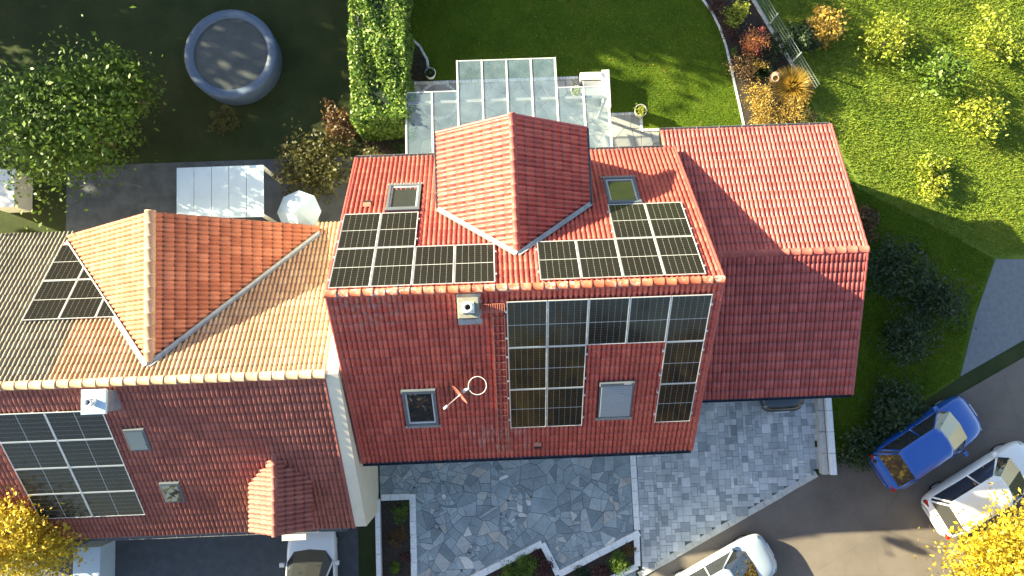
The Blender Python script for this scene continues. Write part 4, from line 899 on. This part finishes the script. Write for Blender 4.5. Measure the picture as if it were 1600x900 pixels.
# low white wall and grey basin at the terrace corner
t = thing('low_wall', 'low white L-shaped wall at the terrace corner', 'wall', (9.2, 8.6, 0))
MB().bbox((8.22, 8.80, 0), (9.04, 9.10, .52), .01).build('wall_arm', M['white_wall'], t); MB().bbox((9.045, 7.62, 0), (9.34, 9.12, .66), .01).build('wall_arm', M['white_wall'], t)
t = thing('storage_box', 'grey lidded storage box inside the low white wall', 'box', (8.7, 8.4, .04))
MB().box((8.34, 8.12, .03), (9.02, 8.74, .42)).build('body', plain('grey_plastic', (.16, .17, .18), .5), t); MB().bbox((8.31, 8.09, .42), (9.035, 8.77, .47), .015).build('lid', plain('grey_lid', (.24, .25, .26), .45), t)
t = thing('patio_mat', 'dark square mat on the terrace under the glass', 'mat', (5.3, 7.3, .04)); MB().bbox((5.12, 6.9, .03), (5.62, 7.36, .056), .006).build('mat', M['zinc_dark'], t)
# front beds
for k, (u, v, m, h, rr) in enumerate([(625, 800, 'green', .22, .36), (620, 835, 'brown', .16, .4), (618, 885, 'green', .2, .22), (632, 870, 'purple', .14, .2)]):
    x, y = px(u, v, .1); shrub(['low green plant at the top of the bed by the cream wall', 'withered brown plant in the bed by the cream wall', 'small green tuft at the lower end of the narrow bed', 'dark reddish ground plant by the long straight edging'][k], x, y, h, rr, M[m], 60+k, n=800, size=.05, z0=.07)
for k, (u, v, m, h, rr) in enumerate([(798, 897, 'green', .30, .46), (822, 884, 'green', .32, .46), (850, 889, 'purple', .22, .36), (838, 868, 'purple', .14, .20)]):
    x, y = px(u, v, .1); shrub(['green heather mound in the notched bed, beside the fallen leaves', 'taller green heather mound below the notch corner', 'purple brown heather beside the green mounds', 'small dark plant in the point of the notch'][k], x, y, h, rr, M[m], 70+k, n=1700, size=.055, z0=.07)
for k, (u, v, m, h, rr) in enumerate([(965, 879, 'green', .30, .42), (938, 893, 'purple', .2, .28), (982, 858, 'brown', .16, .2), (907, 897, 'dark_green', .2, .3)]):
    x, y = px(u, v, .1); shrub(['bright green mound in the planted corner by the driveway', 'reddish plant beside the bright green corner mound', 'brown plant tucked into the driveway corner', 'dark green plant at the narrow end of the corner bed'][k], x, y, h, rr, M[m], 80+k, n=1500, size=.055, z0=.07)
# gaps beside the hedge: dark shrub and steps
shrub('dark shrub between hedge end and house corner', .0, 5.9, 1.5, .55, M['olive'], 90, n=1200, size=.08, z0=.02)
shrub('low dark fern under the end of the hedge', 1.0, 6.3, .5, .35, M['dark_green'], 91, n=350, size=.08, z0=.02)
# fallen leaves
r = np.random.default_rng(8)
def fallen(name, label, box, n, zz, poly=None, m='gold', s=.06):
    X = r.uniform(box[0], box[1], n); Y = r.uniform(box[2], box[3], n)
    if poly is not None: k = in_poly(X, Y, poly); X, Y = X[k], Y[k]
    o = leaves(name, np.stack([X, Y, np.full(len(X), zz)], 1), s, M[m], None, up=4, seed=n); tag(o, label, 'leaves', kind='stuff')
fallen('fallen_leaves', 'scattered yellow leaves on the rear lawn', (2, 14.3, 6, 13), 420, .06, lawn_poly, 'gold', .05)
fallen('fallen_leaves', 'a few yellow leaves on the front flagstones and kerbs', (1.2, 9.4, -10.2, -5.4), 26, .06, None, 'gold', .065)
fallen('fallen_leaves', 'brown leaves lying in the front beds', (0.05, 1.05, -10.2, -7.1), 60, .10, None, 'brown', .06)
fallen('fallen_leaves', 'leaf litter in the notched bed', (3.6, 6.4, -10.6, -9.1), 120, .10, [(2.9, -12), (7.4, -12), (6.58, -10.2), (5.96, -9.04), (2.95, -10.36)], 'brown', .06)
fallen('fallen_leaves', 'few leaves on the grey paver driveway', (10, 16, -9, -4), 10, .07, None, 'gold', .07)

# ================================================================ vehicles
def car(label, m, x, y, ang, L=4.3, Wd=1.8, H=1.46, plate=None, estate=False):
    Mx = Matrix.Translation((x, y, 0)) @ Matrix.Rotation(ang, 4, 'Z'); t = thing('car', label, 'car', Mx); hw = Wd/2
    stn = [(-.500, .70, .40, .66, .70), (-.488, .84, .30, .80, .84), (-.43, .955, .22, .90, .94), (-.28, 1.0, .20, .93, .965), (-.05, 1.0, .19, .92, .955), (.15, 1.0, .19, .89, .945), (.27, .995, .19, .85, .92), (.38, .96, .20, .77, .845), (.455, .88, .23, .66, .735), (.488, .76, .27, .54, .62), (.500, .62, .33, .47, .53)]
    vs = []; fs = []; n = 13
    for (fx, k, zb, zs, zt) in stn:
        w_ = hw*k; half = [(0, zt), (.52*w_, zt-.004), (.83*w_, zs+.035), (.955*w_, zs-.03), (w_, (zb+zs)/2+.03), (.965*w_, zb+.08), (.82*w_, zb)]
        ring = half+[(-a, b) for a, b in half[1:][::-1]]
        vs += [(fx*L, a, b) for a, b in ring]; n = len(ring)
    for i in range(len(stn)-1):
        for k in range(n): fs.append((i*n+k, i*n+(k+1) % n, (i+1)*n+(k+1) % n, (i+1)*n+k))
    fs += [tuple(range(n)), tuple(range((len(stn)-1)*n, len(stn)*n))[::-1]]
    MB().add(vs, [f[::-1] for f in fs], True).build('body', m, t, Mx, sub=2)
    # cabin: glass frustum, roof skin, pillars
    rb, rf = (-.455, -.40) if estate else (-.44, -.33)
    base = [(rb*L, .80*hw), (rb*L+.12, .90*hw), (.20*L, .90*hw), (.285*L, .62*hw), (.30*L, 0)]; topr = [(rf*L, .58*hw), (rf*L+.12, .66*hw), (.03*L, .66*hw), (.075*L, .5*hw), (.085*L, 0)]
    full = lambda r_: [(a, -b) for a, b in r_]+[(a, b) for a, b in r_[:-1][::-1]]
    A, T_ = full(base), full(topr); k = len(A); vs = [(a, b, .90) for a, b in A]+[(a, b, H-.035) for a, b in T_]
    MB().add(vs, [(i, (i+1) % k, k+(i+1) % k, k+i) for i in range(k)]+[tuple(range(k, 2*k))], False).build('cabin_glass', M['pane'], t, Mx)
    rv = [(a*1.0, b*1.0, H-.04) for a, b in T_]+[(a*.985, b*.95, H-.012) for a, b in T_]+[(a*.8, b*.6, H) for a, b in T_]
    MB().add(rv, [(i, (i+1) % k, k+(i+1) % k, k+i) for i in range(k)]+[(k+i, k+(i+1) % k, 2*k+(i+1) % k, 2*k+i) for i in range(k)]+[tuple(range(2*k, 3*k))], True).build('roof', m, t, Mx)
    for sy in (-1, 1):
        for (a, b) in ((base[1], topr[1]), (base[2], topr[2]), ((-.09*L, .90*hw), (-.10*L, .66*hw)), (base[0], topr[0])): MB().tube([(a[0], sy*a[1], .88), (b[0], sy*b[1], H-.03)], .035, 6).build('pillar', m, t, Mx)
    for fx in (-.30, .315):
        for sy in (-1, 1):
            B = Mx @ Matrix.Translation((fx*L, sy*(hw-.17), .315)) @ Matrix.Rotation(R(90)*-sy, 4, 'X')
            wo = MB().lathe([(.19, -.1), (.30, -.1), (.315, -.06), (.315, .06), (.30, .1), (.2, .105)], (0, 0, 0), 24, True, B).build('wheel', M['tyre'], t); MB().lathe([(.2, .09), (.12, .07), (.05, .085), (0, .085)], (0, 0, 0), 16, True, B).build('rim', M['steel'], wo)
    for sy in (-1, 1):
        MB().lathe([(0, -.05), (.10, -.03), (.14, .01), (.10, .05), (0, .07)], (0, 0, 0), 14, True, Mx @ Matrix.Translation((.445*L, sy*hw*.68, .62)) @ Matrix.Rotation(R(70), 4, 'Y') @ Matrix.Diagonal((.55, 1.2, 1, 1))).build('headlight', M['lens'], t)
        MB().bbox((-.49*L, sy*hw*.74-.12, .66), (-.47*L, sy*hw*.74+.12, .82), .01, Mx).build('tail_light', M['red_lens'], t)
        MB().bbox((.17*L, sy*(hw+.07)-.08, .92), (.20*L+.02, sy*(hw+.07)+.08, 1.05), .03, Mx).build('mirror', m, t)
    MB().box((.495*L, -.26, .40), (.508*L, .26, .51), Mx).build('number_plate', M['white'], t); MB().box((.46*L, -.45, .25), (.497*L, .45, .38), Mx).build('grille', M['black'], t)
    return t
car('dark blue car parked nose out under the garage eave', M['car_dark'], 15.24, -2.18, R(-90), 4.3, 1.80)
bx_, by_ = px(1455, 692, .9); car('blue car parked by the kerb of the shaded lawn', M['car_blue'], bx_, by_, R(30), 4.4, 1.82, 1.5)
bx_, by_ = px(1545, 765, .9); car('white estate car parked beside the blue car', M['car_white'], bx_, by_, R(28), 4.6, 1.85, 1.55, estate=True)
bx_, by_ = px(1120, 893, .9); car('pale silver car parked along the street kerb', M['car_pale'], bx_+.25, by_-.35, R(26.5), 4.2, 1.78)
bx_, by_ = px(480, 888, 1.3); t = car('white van on the neighbour forecourt below the small dormer', M['car_white'], bx_, by_-.75, R(90), 4.4, 1.85, 1.9, estate=True)

# ================================================================ neighbour's house
NY, NZ, NX0, NX1 = -2.2, 6.72, -17.5, -0.48; NP = R(38); nc_, ns_, ntn = math.cos(NP), math.sin(NP), math.tan(NP); NLF, NLR = 6.7, 6.7
nb = thing('neighbour_house', 'cream walled neighbouring house with brown and sand tiled roof', 'house', (-8, -2, 0))
vF, nF = Vector((0, -nc_, -ns_)), Vector((0, -ns_, nc_)); vR, nR = Vector((0, nc_, -ns_)), Vector((0, ns_, nc_))
CX, CZ, CHW, CY1 = -5.85, 6.35, 4.35, 2.95; CP = R(38); ctn = math.tan(CP)
zn = lambda y: NZ-abs(y-NY)*ntn
mb = MB(); ya, yb = NY-NLF*nc_+.35, NY+NLR*nc_-.35; e = .2
sec = [(ya, 0), (yb, 0), (yb, zn(yb)-e), (NY, NZ-e), (ya, zn(ya)-e)]
vs = [(NX0+.3, y, z) for y, z in sec]+[(NX1-.03, y, z) for y, z in sec]
mb.add(vs, [(0, 1, 2, 3, 4)[::-1], (5, 6, 7, 8, 9)]+[(k, (k+1) % 5, 5+(k+1) % 5, 5+k) for k in range(5)]); mb.build('wall', M['wall'], nb)
mb = MB(); sec = [(ya-.35, 0), (yb, 0), (yb, zn(yb)+.06), (NY, NZ+.06), (ya-.35, zn(ya-.35)+.06)]; vs = [(NX1+.0, y, z) for y, z in sec]+[(-.1, y, z) for y, z in sec]
mb.add(vs, [(0, 1, 2, 3, 4)[::-1], (5, 6, 7, 8, 9)]+[(k, (k+1) % 5, 5+(k+1) % 5, 5+k) for k in range(5)]); mb.build('party_wall', M['wall'], nb)
mb = MB(); a = CHW-.3; sec = [(CX-a, 0), (CX+a, 0), (CX+a, CZ-a*ctn-e), (CX, CZ-e), (CX-a, CZ-a*ctn-e)]
vs = [(x, 0.0, z) for x, z in sec]+[(x, CY1-.25, z) for x, z in sec]
mb.add(vs, [(0, 1, 2, 3, 4), (5, 6, 7, 8, 9)[::-1]]+[(k, 5+k, 5+(k+1) % 5, (k+1) % 5) for k in range(5)]); mb.build('gable_wall', M['wall'], nb)
mb = MB(); q = lambda x, s, V, N: Vector((x, NY, NZ))+V*s-N*.03
mb.add(*slab([q(NX0, 0, vF, nF), q(NX0, NLF-.05, vF, nF), q(NX1-.02, NLF-.05, vF, nF), q(NX1-.02, 0, vF, nF)], nF, .12)); mb.add(*slab([q(NX1-.02, 0, vR, nR), q(NX1-.02, NLR-.05, vR, nR), q(NX0, NLR-.05, vR, nR), q(NX0, 0, vR, nR)], nR, .12))
nroof = mb.build('roof', M['deck'], nb)
gN = NLF/20
incr = lambda c: abs(c.x-CX) < CHW-.1 and CZ-abs(c.x-CX)*ctn > zn(c.y)+.24
p1, tN = tile_places(Vector((NX1, NY, NZ)), vF, nF, NX1-NX0, 58, 20, gN); o = lay_tiles(nroof, p1, tN, gN, M['tile_brown'], jname='front_roof_tiles')
p2, _ = tile_places(Vector((NX0, NY, NZ)), vR, nR, NX1-NX0, 58, 20, gN, incr); lay_tiles(nroof, [q_ for q_ in p2 if q_[1].x > -8.6], tN, gN, M['tile_sand'], jname='rear_roof_tiles'); lay_tiles(nroof, [q_ for q_ in p2 if q_[1].x <= -8.6], tN, gN, M['tile_moss'], jname='mossy_roof_tiles')
cL = CHW/math.cos(CP); vl, nl = Vector((-math.cos(CP), 0, -math.sin(CP))), Vector((-math.sin(CP), 0, math.cos(CP))); vr_, nr_ = Vector((math.cos(CP), 0, -math.sin(CP))), Vector((math.sin(CP), 0, math.cos(CP)))
kp = lambda c: not (c.z > zn(c.y)-.02)
p3, tC = tile_places(Vector((CX, CY1-16*.3, CZ)), vl, nl, 16*.3, 16, 16, cL/16, kp); p4, _ = tile_places(Vector((CX, CY1, CZ)), vr_, nr_, 16*.3, 16, 16, cL/16, kp)
mb = MB(); yN = lambda x: NY+(NZ-(CZ-abs(x-CX)*ctn))/ntn
for V, N, sg in ((vl, nl, -1), (vr_, nr_, 1)):
    poly = [Vector((CX, yN(CX), CZ)), Vector((CX, CY1-.03, CZ)), Vector((CX+sg*(CHW-.05), CY1-.03, CZ-(CHW-.05)*ctn)), Vector((CX+sg*(CHW-.05), yN(CX+CHW), CZ-(CHW-.05)*ctn))]
    poly = [z_-N*.03 for z_ in poly]; mb.add(*slab(poly[::-1] if sg > 0 else poly, N, .1))
croof = mb.build('gable_roof', M['deck'], nb); lay_tiles(croof, p3+p4, tC, cL/16, M['tile_orange'], jname='gable_roof_tiles')
ridge_caps(nroof, (NX0, NY, NZ), (NX1, NY, NZ), M['tile_sand'], step=.4, r=.13); ridge_caps(croof, (CX, yN(CX), CZ), (CX, CY1+.03, CZ), M['tile_sand'], step=.4, r=.15, h=.1)
verge(nroof, Vector((NX1-.045, NY, NZ)), vF, nF, -1, gN, 20, M['tile_brown']); verge(nroof, Vector((NX1-.045, NY, NZ)), vR, nR, 1, gN, 20, M['tile_sand'])
gutter(nroof, (NX0, NY-NLF*nc_-.07, zn(NY-NLF*nc_)-.03), (NX1-.3, NY-NLF*nc_-.07, zn(NY-NLF*nc_)-.03), .08, M['zinc'])
for sg in (-1, 1):
    a = Vector((CX, yN(CX)-.05, CZ+.02)); b = Vector((CX+sg*(CHW+.02), yN(CX+CHW)+.02, CZ-CHW*ctn)); t = (b-a).normalized(); Nn = (nR+(nl if sg < 0 else nr_)).normalized(); s_ = Nn.cross(t).normalized(); Nn = t.cross(s_); L = (b-a).length; Mx = basis(a, t, s_, Nn)
    MB().add([Mx @ Vector(z_) for z_ in ((0, -.08, .145), (0, 0, .105), (0, .08, .145), (L, -.08, .145), (L, 0, .105), (L, .08, .145), (0, -.08, -.03), (L, -.08, -.03), (0, .08, -.03), (L, .08, -.03))], [(0, 3, 4, 1), (1, 4, 5, 2), (0, 6, 7, 3), (2, 5, 9, 8), (3, 7, 9, 5, 4), (0, 1, 2, 8, 6)]).build('valley_flashing', M['flash'], croof)
onN = lambda u, v, o=.05: hit(u, v, nF, nF.dot(Vector((0, NY, NZ)))+o)
# neighbour's solar array
for c in range(2):
    for r_ in range(4):                                      # laid on their long side
        a = onN(-22, 648, .1); s_ = (a-Vector((0, NY, NZ))).dot(vF); X = a.x+c*PH; o = Vector((X, NY, NZ))+vF*(s_+r_*PW)+nF*.088
        U_ = vF.cross(nF); pn = thing('solar_panel', 'dark long-side solar panel on the neighbour front slope, '+['top', 'second', 'third', 'lowest'][r_]+' row, '+['by the yellow tree', 'by the roof windows'][c]+' side', 'solar panel', basis(o, vF, -U_, nF), 'solar panels on the neighbour roof')
        for nm, me in (('frame', fr_me), ('backsheet', bk_me), ('cells', ce_me), ('mounting_rail', rl_me)): inst(nm, me, pn, WM[pn])
onNr = lambda u, v, o=.05: hit(u, v, nR, nR.dot(Vector((0, NY, NZ)))+o)
a0 = onNr(62, 500, .1); s0_ = (a0-Vector((0, NY, NZ))).dot(vR)
for c in range(3):
    for r_ in range(2):
        o = Vector((a0.x-.55+c*PW, NY, NZ))+vR*(s0_+r_*PH)+nR*.088
        pn = thing('solar_panel', 'dark panel on the mossy neighbour slope, '+['row nearer the ridge', 'row nearer the garden'][r_]+', '+['farthest from the cross gable', 'middle of three', 'next to the cross gable'][c], 'solar panel', basis(o, vR.cross(nR), vR, nR), 'solar panels on the mossy neighbour slope')
        for nm, me in (('frame', fr_me), ('backsheet', bk_me), ('cells', ce_me), ('mounting_rail', rl_me)): inst(nm, me, pn, WM[pn])
for (u, v) in ((215, 686), (270, 768)):
    p = onN(u, v, .06); B = basis(p, vF.cross(nF), vF, nF); o = MB().bbox((-.32, -.45, -.03), (.32, .45, .07), .02, B).build('roof_window', M['win_frame'], nb); MB().box((-.25, -.36, .071), (.25, .38, .078), B).build('pane', M['pane'], o)
p = hit(147, 628, (0, 0, 1), NZ+.5); mb = MB().box((p.x-.3, p.y-.3, NZ-1.2), (p.x+.3, p.y+.3, NZ+.45)); o = mb.build('chimney', M['flash'], nb); MB().bbox((p.x-.36, p.y-.36, NZ+.45), (p.x+.36, p.y+.36, NZ+.54), .02).build('cap', M['sheet'], o); MB().lathe([(.11, NZ+.54), (.11, NZ+.85), (.08, NZ+.85), (.08, NZ+.6)], (p.x, p.y, 0), 16).build('flue', M['steel'], o)
# small gabled dormer on the front slope
p = onN(425, 700, 0); px_, py_ = p.x, NY-4.75; zf = zn(py_); top_ = zf+1.75; hw_ = .75
d_ = MB().add([(px_-hw_, py_, zf-.3), (px_+hw_, py_, zf-.3), (px_+hw_, py_, top_-.62), (px_, py_, top_-.08), (px_-hw_, py_, top_-.62), (px_-hw_, py_+2.6, zf-.3), (px_+hw_, py_+2.6, zf-.3), (px_+hw_, py_+2.6, top_-.62), (px_, py_+2.6, top_-.08), (px_-hw_, py_+2.6, top_-.62)], [(0, 1, 2, 3, 4), (5, 6, 7, 8, 9)[::-1], (0, 4, 9, 5), (1, 6, 7, 2), (2, 7, 8, 3), (3, 8, 9, 4)]).build('dormer', M['wall'], nb)
MB().bbox((px_-.42, py_-.95, zf-.62), (px_+.42, py_+.02, zf-.5), .02).build('dormer_balcony', M['wall'], nb)
facade(nb, 'dormer_window', px_, py_, zf+.25, .8, .75, -1)
for sg in (-1, 1):
    N = Vector((sg*.59, 0, .81)).normalized(); V = Vector((sg*.81, 0, -.59)).normalized(); o0 = Vector((px_, py_-.3, top_)) if sg < 0 else Vector((px_, py_-.3+10*.3, top_))
    pl_, tq = tile_places(o0, V, N, 3.0, 10, 4, .31, lambda c: c.z < zn(c.y)-.02); lay_tiles(d_, pl_, tq, .31, M['tile_brown'], jname='dormer_roof_tiles')
ridge_caps(d_, (px_, py_-.3, top_), (px_, py_+2.3, top_), M['tile_brown'], step=.36, r=.1)
# neighbour's garden
x, y = px(360, 84, .9); t = thing('round_pool', 'round garden pool with blue wall and grey cover', 'pool', (x, y, 0)); MB().lathe([(1.75, 0), (1.78, .9), (1.72, .95), (1.45, .95), (1.42, .86)], (x, y, 0), 48).build('wall', M['pool_blue'], t); MB().lathe([(1.43, .86), (1.0, .90), (0, .93)], (x, y, 0), 48).build('cover', M['pool_cover'], t)
a = px(275, 262, 2.5); b = px(412, 338, 2.5); t = thing('patio_canopy', 'pale blue white sheet canopy behind the neighbour house', 'canopy', (a[0], b[1], 0)); yt, yb2 = max(a[1], b[1]), min(a[1], b[1])
xa_, xb_ = a[0], b[0]; ns = 5
for k in range(ns): w_ = (xb_-xa_)/ns; MB().box((xa_+k*w_+.01, yb2, 2.42), (xa_+(k+1)*w_-.01, yt, 2.46)).build('roof_sheet', M['sheet'], t)
for xx in (xa_+.06, xb_-.06):
    for yy in (yb2+.06, yt-.06): MB().box((xx-.05, yy-.05, 0), (xx+.05, yy+.05, 2.36)).build('post', M['white'], t)
for yy in (yb2+.06, yt-.06): MB().box((xa_, yy-.04, 2.36), (xb_, yy+.04, 2.419)).build('beam', M['white'], t)
x, y = px(466, 330, 2.1); t = thing('parasol', 'pale blue garden parasol beside the sheet canopy', 'parasol', (x, y, 0)); MB().tube([(x, y, 0.05), (x, y, 2.2)], .025, 8).build('pole', M['steel'], t); MB().lathe([(0, 2.35), (.45, 2.16), (.8, 1.98), (.8, 1.95), (0, 2.28)], (x, y, 0), 8, False).build('canopy', M['sheet'], t); MB().lathe([(0, .1), (.2, .09), (.26, 0), (0, 0)], (x, y, 0), 20).build('base', M['concrete'], t)
x, y = px(95, 180, 3.5); tree('bright green tree in the neighbour garden beside the pool', x, y, 4.9, (2.2, 2.2, 1.9), M['green'], 101, n=13000, size=.15, ncl=80)
x, y = px(175, 130, 2.5); tree('smaller green tree next to the bright one in the neighbour garden', x, y, 3.6, (1.1, 1.1, 1.3), M['green'], 102, n=4500, size=.14)
x, y = px(475, 255, 1.5); shrub('large olive bush behind the neighbour patio', x, y, 1.9, 1.35, M['olive'], 103, n=3200, size=.13, z0=0)
x, y = px(525, 190, 1.2); shrub('brown olive bush on the neighbour side of the hedge', x, y, 1.6, .8, M['brown'], 104, n=1600, size=.12, z0=0)
x, y = px(350, 185, .6); shrub('ochre bush at the foot of the round pool', x, y, .9, .6, M['olive'], 105, n=900, size=.1, z0=0)
x, y = px(20, 830, 3.2); tree('yellow autumn tree in front of the neighbour solar array', x, y, 4.6, (1.6, 1.5, 1.6), M['yellow'], 106, n=11000, size=.13, ncl=70)
for k, (u, v) in enumerate(((150, 880), (20, 300))):
    x, y = px(u, v, .5); t = thing('garden_cabinet', ['pale narrow cabinet on the neighbour forecourt', 'white garden cabinet under the bright green tree'][k], 'cabinet', (x, y, 0)); MB().bbox((x-.45, y-.7, 0), (x+.45, y+.7, 1.1), .03).build('body', M['sheet' if k == 0 else 'white'], t); MB().bbox((x-.48, y-.73, 1.1), (x+.48, y+.73, 1.16), .02).build('lid', M['sheet' if k == 0 else 'white'], t)
# boundary wall between the forecourts
t = thing('boundary_wall', 'narrow pale wall between the dark bed and the neighbour forecourt', 'wall', (-.1, -9.5, 0)); y = -12.0
while y < -7.6: MB().bbox((-.20, y+.004, 0), (-.03, y+.99, .32), .01).build('wall_block', M['kerb'], t); y += 1.0

# ================================================================ land beyond the fence
for k, (u, v, m, h, rr, lb) in enumerate([(1290, 40, 'gold', 1.0, .8, 'golden bush just beyond the wire fence'), (1385, 60, 'lime', 1.2, 1.0, 'lime bush behind the gold strip'), (1455, 270, 'lime', .7, .8, 'pale lime bush at the bend of the sunlit strip'), (1470, 110, 'green', 1.6, 1.15, 'round green bush standing in the bright grass'), (1555, 60, 'lime', 1.5, 1.2, 'large lime bush in the far corner of the meadow'), (1530, 180, 'lime', 1.3, 1.0, 'lime bush in the middle of the meadow'), (1250, 60, 'dark_green', 1.0, .7, 'dark green bush touching the wire fence'), (1345, 345, 'brown', .7, .7, 'brown bush beside the sunny garage verge')]):
    x, y = px(u, v, h*.5); shrub(lb, x, y, h, rr, M[m], 200+k, n=1500, size=.12, z0=0)
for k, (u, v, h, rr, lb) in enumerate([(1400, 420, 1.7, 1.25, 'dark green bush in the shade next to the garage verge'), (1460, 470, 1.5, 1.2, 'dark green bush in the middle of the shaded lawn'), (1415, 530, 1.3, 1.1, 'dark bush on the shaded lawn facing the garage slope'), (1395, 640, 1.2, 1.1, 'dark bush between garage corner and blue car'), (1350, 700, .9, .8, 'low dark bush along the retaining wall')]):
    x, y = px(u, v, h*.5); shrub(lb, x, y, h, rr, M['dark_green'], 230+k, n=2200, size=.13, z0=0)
x, y = px(1590, 880, 3.0); tree('golden yellow street tree across from the parked cars', x, y, 4.6, (1.7, 1.7, 1.6), M['yellow'], 240, n=11000, size=.13, ncl=70)
# taller trees outside the picture that shade the gardens and show in the glass
for k, (x, y, h, rr) in enumerate(((-9.6, 21.2, 10.3, 3.3), (-12.5, 25.5, 11.5, 4.0), (-8.2, 25.2, 10.8, 3.6), (-23, 12.5, 9.3, 3.4), (-24, 18.5, 9.8, 3.6), (-21.5, 24, 10, 3.8))):
    tree(['tall tree behind the end of the hedge', 'tall spreading tree beyond the hedge end', 'tall tree at the far end of the rear lawn', 'tall garden tree on the sun side of the pool', 'broad tree behind the bright green garden tree', 'tall tree at the far corner of the neighbour garden'][k], x, y, h, (rr, rr, h*.36), M['olive' if k < 3 else 'dark_green'], 300+k, 'tall trees round the gardens', 13000 if k == 0 else 7500, .42, ncl=70, trunk_r=.25)
ql = ['opposite the neighbour house', 'opposite the boundary wall', 'opposite the red dish', 'opposite the roof ladder', 'opposite the closed shutter', 'opposite the driveway', 'opposite the garage', 'by the parked cars', 'further along past the neighbour', 'at the far bend of the street']
for k, (x, y, m, h) in enumerate(((-6.5, -25, 'olive', 10.5), (-1.5, -24, 'brown', 10), (3, -25.5, 'gold', 8.5), (7, -22.5, 'yellow', 9.5), (11, -24.5, 'brown', 10), (15, -21.5, 'gold', 9), (19.5, -21, 'olive', 10), (24, -20, 'olive', 10), (-11.5, -26, 'olive', 10.5), (29, -18, 'olive', 10))):
    tree({'olive': 'olive', 'gold': 'golden', 'brown': 'brown', 'yellow': 'yellow'}[m]+' tree across the street '+ql[k], x, y, h, (3.1, 3.1, h*.40), M[m], 330+k, 'autumn trees across the street', 4200, .45, ncl=70, trunk_r=.2)
for k in range(16):
    a = R(20+k*9.5); x, y = 5+70*math.cos(a), 25+45*math.sin(a)
    tree('distant tree in the row behind the gardens, '+('olive' if k % 3 else 'golden')+' crown', x, y, 10+3*math.sin(k*2.1), (4.5, 4.5, 4.2), M['olive' if k % 3 else 'gold'], 360+k, 'distant trees behind the gardens', 1500, .8, ncl=40, trunk_r=.3)
